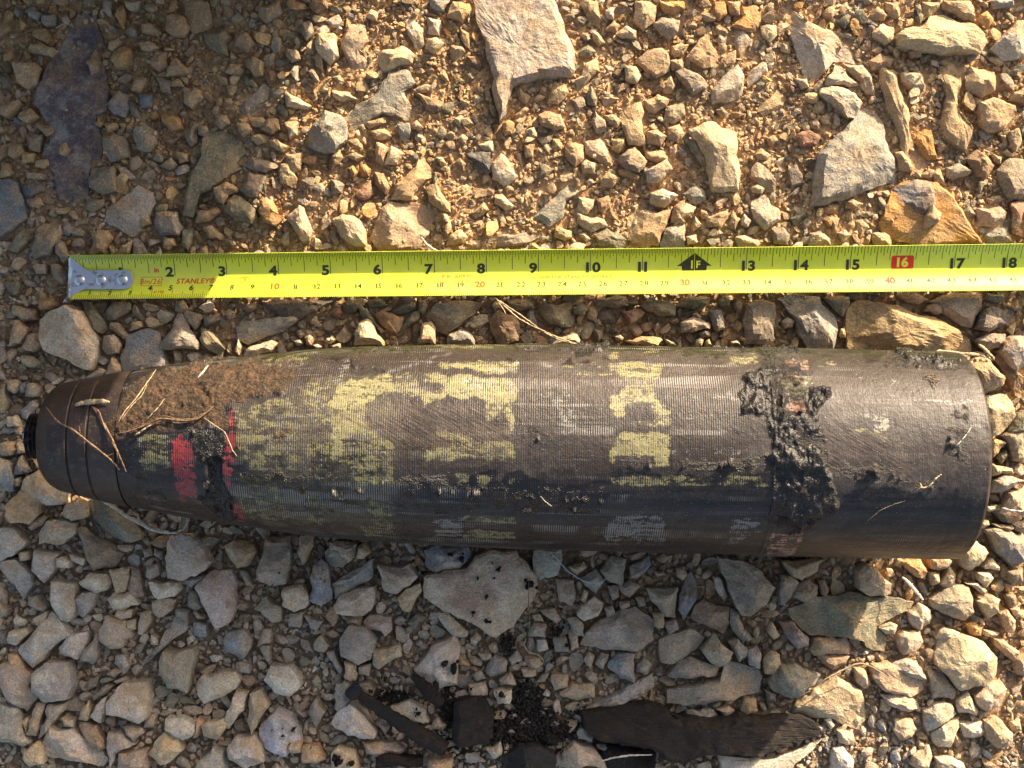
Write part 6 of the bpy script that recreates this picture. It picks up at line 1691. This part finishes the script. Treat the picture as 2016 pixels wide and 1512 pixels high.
strand('root', o5, "700,650 780,640 860,610 930,575 1000,545 1080,560 1180,570 1260,545 1345,470", .00055, M_ROOT, 'dark tangled root strands along the lower edge of the brown mud', 'root', extra=[("740,660 830,600 920,590 1020,560 1120,585 1240,560 1330,490", .0003), ("1010,530 1100,555 1210,555 1290,510", .00035)])
strand('dry_straw', o5, "822,662 860,640 900,612 945,585", .00045, M_STRAW, 'short pale straw crossing the dark root strands', 'straw')
strand('dry_straw', o5, "1240,282 1265,255 1290,225 1310,198", .0006, M_WSTRAW, 'short pale straw at the upper side of the brown mud', 'straw')
strand('dry_straw', o5, "900,560 940,520 985,470 1022,418", .0003, M_STRAW, 'fine straw in the middle of the brown mud', 'straw')
strand('dry_straw', o5, "1280,545 1360,600 1420,640 1470,760 1500,800", .0003, M_STRAW, 'fine straw beside the upper red band', 'straw')
strand('root', o8, "1360,270 1400,280 1430,300 1470,290", .0004, M_ROOT, 'small reddish root stuck near the shell base', 'root', extra=[("1400,280 1420,320 1448,345", .0003), ("1365,262 1440,262", .0003)])
strand('dry_straw', o8, "1318,990 1340,1010 1390,1000 1430,950 1470,920", .0005, M_STRAW, 'curled straw stuck near the lower part of the shell base', 'straw', extra=[("1325,975 1340,1000 1320,1015", .0004)])
strand('dry_straw', o8, "1560,740 1600,700 1640,650 1672,600", .0003, M_WSTRAW, 'fine pale straw on the right end of the shell', 'straw')
strand('fibre', o6, "1560,1065 1590,1100 1635,1132", .00022, M_WSTRAW, 'tiny white fibre on the dark lower flank of the shell', 'fibre')
strand('fibre', o8, "980,1230 1060,1160 1150,1120 1230,1095", .00012, M_STRAW, 'long faint hair on the dark lower flank near the base', 'fibre')
oA = (560, 570, 4.032)
strand('straw_bundle', oA, "1680,70 1720,110 1790,170 1850,225 1930,270 2000,305", .00045, M_STRAW, 'bundle of dry tan straws leaning from the tape towards the shell', 'straw', mode='g', zz=[.016, .017, .018, .02],
       extra=[("1682,75 1740,160 1758,192", .0003), ("1700,85 1780,140 1870,200 2010,300", .0004), ("2000,300 2100,350 2200,392 2336,438", .00042), ("1980,290 2080,350 2180,400 2320,436", .0004)])
strand('dry_straw', (650, 0, 2.88), "518,1345 545,1385 580,1410 615,1425", .0007, M_WSTRAW, 'white straw poking out above the tape near inch seven', 'straw', mode='g', zz=[.012, .012, .010, .006])
strand('straw_bundle', (0, 987, 2.88), "575,-5 640,30 720,85 800,130 860,160 930,178 1010,180", .0009, M_WSTRAW, 'white straw curving under the nose of the shell', 'straw', mode='g', z=.0095, extra=[("600,0 680,60 790,110 870,165 960,170", .0004), ("980,178 1040,160 1062,120 1060,95", .0004), ("840,130 960,190", .0003)])
strand('dry_straw', (650, 987, 2.88), "1128,440 1124,560 1132,700 1124,850 1122,980", .0003, M_ROOT, 'long dark hair-thin stem hanging below the largest slab', 'stem', mode='g', z=.0125)
strand('rootlet', (650, 987, 2.88), "1112,775 1098,810 1120,855 1180,868 1205,895 1215,925", .0004, M_STRAW, 'little pale curled rootlet right of the dark clump', 'rootlet', mode='g', z=.009)
strand('thread', (650, 987, 2.88), "1235,275 1290,330 1350,400 1430,450 1500,468 1548,462 1562,440", .0003, M_BLUE, 'thin bluish thread curving on the stones right of the largest slab', 'thread', mode='g', z=.0115)
strand('dry_straw', (650, 987, 2.88), "1515,1480 1600,1455 1700,1440 1825,1437", .0005, M_WSTRAW, 'white straw lying over the dark scrap at the bottom edge', 'straw', mode='g', z=.0155)
strand('dry_straw', (1316, 987, 2.88), "735,1115 820,1060 900,1000 1000,950 1090,912 1160,940 1230,985", .0004, M_STRAW, 'thin brown stem bent over the sunlit tan slab', 'stem', mode='g', z=.0145)
strand('dry_grass', (1316, 987, 2.88), "1325,428 1370,470 1410,520 1445,560", .0011, M_WSTRAW, 'pale grass blade beside the orange stone under the shell base', 'grass blade', mode='g', z=.013, flat=.3)
strand('dry_straw', (1816, 820, 5.04), "790,905 850,925 930,938 1030,940", .0005, M_WSTRAW, 'white straw on the pinkish stone right of the shell base', 'straw', mode='g', z=.0125)
oD = (1616, 560, 5.04)
strand('dry_leaf', oD, "1095,685 1170,660 1260,668 1400,690 1520,690 1640,720", .0010, M_STRAW, 'dry brown leaf shreds on the stones at the upper corner of the shell base', 'leaf shreds', mode='g', z=.017, flat=.35, extra=[("1180,690 1300,690 1420,715 1560,700", .0007), ("1480,790 1540,740 1660,760", .0010), ("1420,800 1500,770 1600,735", .0006)])
strand('twig', oD, "1565,600 1610,630 1640,660 1680,700 1712,722", .0010, M_STRAW, 'short forked twig right of the leaf shreds', 'twig', mode='g', z=.017, extra=[("1712,722 1710,745", .0007), ("1640,660 1660,720 1700,750", .0006)])
strand('rootlet', (1040, 570, 4.032), "940,40 980,45 960,70 1005,72 1020,40", .0005, M_STRAW, 'curled dry rootlet peeping out below the tape near inch eleven', 'rootlet', mode='g', z=.0095, extra=[("938,65 950,88 990,82", .0005), ("960,50 1000,50", .0005)])
strand('dry_straw', (0, 480, 2.88), "50,300 90,320 130,335", .0004, M_WSTRAW, 'small straw lying left of the hook', 'straw', mode='g', z=.006)

# ---------------------------------------------------------------- dark scraps at the bottom
def scrap(name, origin, pts, h, lab, cat, col=(.020, .016, .013), z0=.0035, mat=None, seed=1, step=.0011):
    ox, oy, sc = origin; pp = np.array([[float(a) for a in s_.split(',')] for s_ in pts.split()])/sc+[ox, oy]
    zc = h+z0; poly = np.stack([gx(pp[:, 0], zc), gy(pp[:, 1], zc)], -1); r = np.random.default_rng(seed)
    V, Q, T, _ = stone_mesh(poly, h, r, z0=z0, step=step, base=-.002, soft=.3); V[:, 2] += np.where(V[:, 2] > z0, fbm(V*120, 3, seed, .5)*.0011, 0); c = V.mean(0); c[2] = 0
    o = link(name, mesh_np(name, V-c, [Q, T], {'col': np.array(col)}, mat=mat or M_DARK), label=lab, category=cat); o.location = c; return o
oH = (1120, 1300, 3.733); oG = (640, 1300, 4.032)
scrap('rusty_strip', oH, "110,420 240,400 460,350 600,345 700,365 780,430 850,450 1100,462 1400,450 1600,440 1700,435 1800,470 1872,545 1850,600 1700,640 1560,700 1430,740 1300,720 1100,705 980,720 830,782 690,740 600,660 420,640 300,620 190,590 130,520", .012,
      'long flat dark rusty strip at the bottom edge, its right end in the sun', 'metal strip', (.029, .023, .019), .004, seed=3)
scrap('dark_scrap', oH, "240,640 420,650 560,680 650,700 640,830 300,830 240,760", .006, 'black scrap half under the long rusty strip', 'scrap', (.018, .015, .014), .001, seed=5)
scrap('rusty_fragment', oG, "1020,370 1120,335 1230,320 1290,390 1335,470 1325,600 1290,690 1180,700 1050,722 1000,640 1015,500", .012, 'dark squarish rusty fragment near the bottom edge, below inch eight', 'metal fragment', (.027, .022, .019), .004, seed=7)
scrap('dark_scrap', oG, "1420,800 1530,710 1690,692 1800,740 1840,800 1830,900 1400,900", .010, 'dark rounded scrap cut by the bottom edge, below the black clump', 'scrap', (.034, .033, .030), .003, seed=9)
scrap('dark_scrap', oG, "400,830 430,775 520,762 650,795 760,800 760,880 390,880", .009, 'dark brown scrap cut by the bottom edge below inch seven', 'scrap', (.024, .016, .012), .003, seed=11)
scrap('dark_scrap', oG, "1720,640 1760,600 1850,620 1865,660 1820,695 1740,690", .008, 'small black scrap lying on a pale stone beside the rounded dark scrap', 'scrap', (.010, .009, .009), .003, seed=13)
def rod(name, pts, radii, lab, cat, head=None, zz=(.011, .011)):
    pp = np.array(pts, float)/4.032+[640, 1300]; pp = smooth_path(pp, 34, .3); zs = np.linspace(zz[0], zz[1], len(pp))
    P = np.stack([gx(pp[:, 0], zs), gy(pp[:, 1], zs), zs], -1); R = np.interp(np.linspace(0, 1, len(P)), np.linspace(0, 1, len(radii)), radii)*(1+.05*rng.normal(size=len(P)))
    V, Q, T = tube(P, R, 14, .8); V += (fbm(V*350, 3, 8)*.00035)[:, None]
    Qs, Ts, Vs = [Q], [T], [V]
    root = bpy.data.objects.new(name, None) if head else None
    if not head:
        c = V.mean(0); o = link(name, mesh_np(name, V-c, [Q, T], {'col': np.array((.022, .015, .014))}, smooth=True, mat=M_DARK), label=lab, category=cat); o.location = c; return
    COL.objects.link(root); root['label'] = lab; root['category'] = cat; c = V.mean(0); root.location = c
    link('shank', mesh_np('shank', V-c, [Q, T], {'col': np.array((.020, .018, .018))}, smooth=True, mat=M_DARK), root)
    hp_ = np.array(head, float)/4.032+[640, 1300]; hp_ = smooth_path(hp_, 12); P = np.stack([gx(hp_[:, 0], .012), gy(hp_[:, 1], .012), np.full(len(hp_), .012)], -1)
    V, Q, T = tube(P, [.0022, .0032, .0034, .0034, .0034, .0033, .0034, .0033, .0034, .0033, .0030, .0020], 12, .8)
    link('head', mesh_np('head', V-c, [Q, T], {'col': np.array((.022, .024, .026))}, smooth=True, mat=M_DARK), root)
rod('iron_spike', [(270, 270), (420, 380), (600, 500), (780, 610), (955, 705)], [.0024, .0030, .0034, .0042, .0048, .0040], 'long dark iron spike with a bent head lying among the stones at the bottom edge', 'iron spike', head=[(195, 300), (225, 250), (275, 205)])
rod('dark_stick', [(690, 115), (770, 190), (850, 270), (925, 350)], [.0012, .0030, .0034, .0032, .0026], 'short dark reddish stick above the iron spike', 'stick')

# black soil clods
r_d = np.random.default_rng(33)
blobs = [(1038, 1400, 30, 70, 900), (1010, 1440, 55, 30, 900), (1000, 1270, 14, 20, 160), (1070, 1440, 40, 45, 700), (770, 1375, 45, 14, 260), (880, 1400, 20, 45, 220), (1110, 1440, 40, 20, 250), (860, 1320, 26, 14, 60), (1090, 1260, 20, 60, 60), (1050, 1500, 50, 20, 260), (890, 1120, 8, 40, 5), (1560, 1098, 40, 8, 60), (1180, 1400, 50, 8, 120)]
pc = []
for (bx, by_, sx_, sy_, nn) in blobs:
    nn = int(nn*1.6)
    pc.append(np.stack([bx+r_d.normal(size=nn)*sx_*.45, by_+r_d.normal(size=nn)*sy_*.45, r_d.uniform(1.0, 3.4, nn)], -1))
pc = np.concatenate(pc)
V, Fi, nv = instance(PROT1, IF1, pc, (.7, 1.0), 2.4, r_d)
V[:, 2] += np.repeat(r_d.uniform(0, .004, len(pc)), nv)
link('black_soil', mesh_np('black_soil', V, [Fi], {'col': np.repeat(np.array([[.022, .019, .017]])*r_d.uniform(.5, 2.2, (len(pc), 1)), nv, 0)}, mat=M_DARK), kind='stuff', label='oily black soil crumbs clotted between the stones near the bottom edge', category='soil')
# dark drips on the slabs
dr = [(z[0]/2.88+650, z[1]/2.88+987, z[2]/2.88, z[3]) for z in [(690, 303, 14, .0093), (745, 330, 22, .0093), (955, 390, 17, .0096), (930, 437, 9, .0096), (838, 440, 10, .0096), (888, 540, 16, .0096), (815, 632, 15, .0096), (885, 680, 20, .0094), (920, 350, 7, .0096), (1135, 470, 30, .0094), (1110, 450, 16, .0094),
      (650, 920, 28, .0112), (700, 950, 34, .0112), (600, 1040, 26, .0108), (970, 1100, 22, .0083), (800, 1065, 10, .0055), (310, 1010, 16, .0085), (232, 1080, 9, .0092), (500, 1205, 18, .0068), (1300, 740, 30, .0065), (1345, 820, 12, .0068), (120, 1490, 22, .0102), (50, 1480, 26, .0102)]]
dr += [(z[0]/2.88, z[1]/2.88+987, z[2]/2.88, z[3]) for z in [(1660, 1297, 15, .0092), (1603, 1330, 10, .0092), (1600, 1290, 5, .0092), (1540, 1300, 4, .0092), (1640, 1380, 5, .0088), (1583, 408, 7, .0122), (1500, 480, 8, .0105), (1540, 480, 6, .0105), (1745, 1180, 8, .0082), (1830, 390, 4, .0112), (1820, 440, 5, .0112), (1840, 455, 4, .0112), (1900, 1460, 30, .009), (1720, 195, 4, .0095), (1760, 1400, 5, .0092)]]
Vd, Qd = [], []; o_ = 0
for (x_, y_, r_, z_) in dr:
    for q in range(1 if r_ < 3 else 5):
        ox_, oy_ = (0, 0) if q == 0 else (r_d.normal()*r_*.6, r_d.normal()*r_*.6); rr_ = r_*(.8 if q == 0 else r_d.uniform(.15, .5)); n_ = 16
        a = np.linspace(0, 2*math.pi, n_, endpoint=False); rad_ = rr_*.72*(1+.15*np.sin(a*2+r_d.uniform(0, 6))+.05*r_d.normal(size=n_))
        for ring_, zz_ in ((1.15, -.0026), (1.0, .0008), (.6, .0013)):
            Vd.append(np.stack([gx(x_+ox_+np.cos(a)*rad_*ring_, z_), gy(y_+oy_+np.sin(a)*rad_*ring_, z_), np.full(n_, z_+zz_)], -1))
        Vd.append(np.array([[gx(x_+ox_, z_), gy(y_+oy_, z_), z_+.0014]])); i = np.arange(n_); j = (i+1) % n_
        for t_ in (0, 1): Qd.append(np.stack([i+t_*n_, j+t_*n_, j+(t_+1)*n_, i+(t_+1)*n_], -1)+o_)
        Qd.append(np.stack([i+2*n_, j+2*n_, np.full(n_, 3*n_), np.full(n_, 3*n_)], -1)+o_); o_ += 3*n_+1
Qd = np.concatenate(Qd); tri = Qd[:, 2] == Qd[:, 3]
link('black_drips', mesh_np('black_drips', np.concatenate(Vd), [Qd[~tri], Qd[tri][:, :3]], {'col': np.array((.010, .009, .009))}, smooth=True, mat=M_DARK), kind='stuff', label='black oily drips and specks on the stones below the shell', category='drips')

# ---------------------------------------------------------------- the boulder just outside the frame whose shade falls over the left of the scene
def boulder(name, outline_xz, y0, depth, lab, seed=2):
    r = np.random.default_rng(seed); P = refine(np.array(outline_xz, float)*[1, 1.14], .008, .03, r); n = len(P); c = P.mean(0)
    rings = [(.0, .004), (.45, .002), (.8, .001), (.95, 0), (1.0, .004), (.97, .3), (.90, .6), (.7, .9), (.3, 1.0), (.0, 1.0)]
    V = []
    for q, dpt in rings:
        xz = c+(P-c)*max(q, .01); y = np.full(n, y0+(dpt*depth if dpt > .01 else dpt))
        W = np.stack([xz[:, 0], y, xz[:, 1]], -1); W[:, 1] += np.abs(fbm(W*25, 3, seed))*.010; V.append(W)
    V = np.array(V); V = V.reshape(-1, 3); i = np.arange(len(rings)-1)[:, None]*n; j = np.arange(n)[None]; jn = (j+1) % n
    Q = np.stack([i+j, i+jn, i+n+jn, i+n+j], -1).reshape(-1, 4)
    cc = V.mean(0); cc[2] = 0
    o = link(name, mesh_np(name, V-cc, [Q], {'col': np.array(PAL['e']), 'col2': np.array(PAL['t'])}, mat=M_STONE), label=lab, category='boulder'); o.location = cc
def bx(px): return (px-1008)*H/F
boulder('boulder', [(bx(150), -.01), (bx(650), -.01), (bx(690), .006), (bx(712), .014), (bx(760), .028), (bx(873), .048), (bx(938), .068), (bx(950), .080), (bx(945), .105), (bx(950), .128), (bx(985), .165), (bx(960), .20), (bx(800), .235), (bx(400), .25), (bx(0), .25), (bx(-500), .22), (bx(-900), .15), (bx(-950), -.01)],
        (756+60)*H/F+.001, .10, 'large grey-brown boulder standing beyond the upper edge, shading the left of the scene')
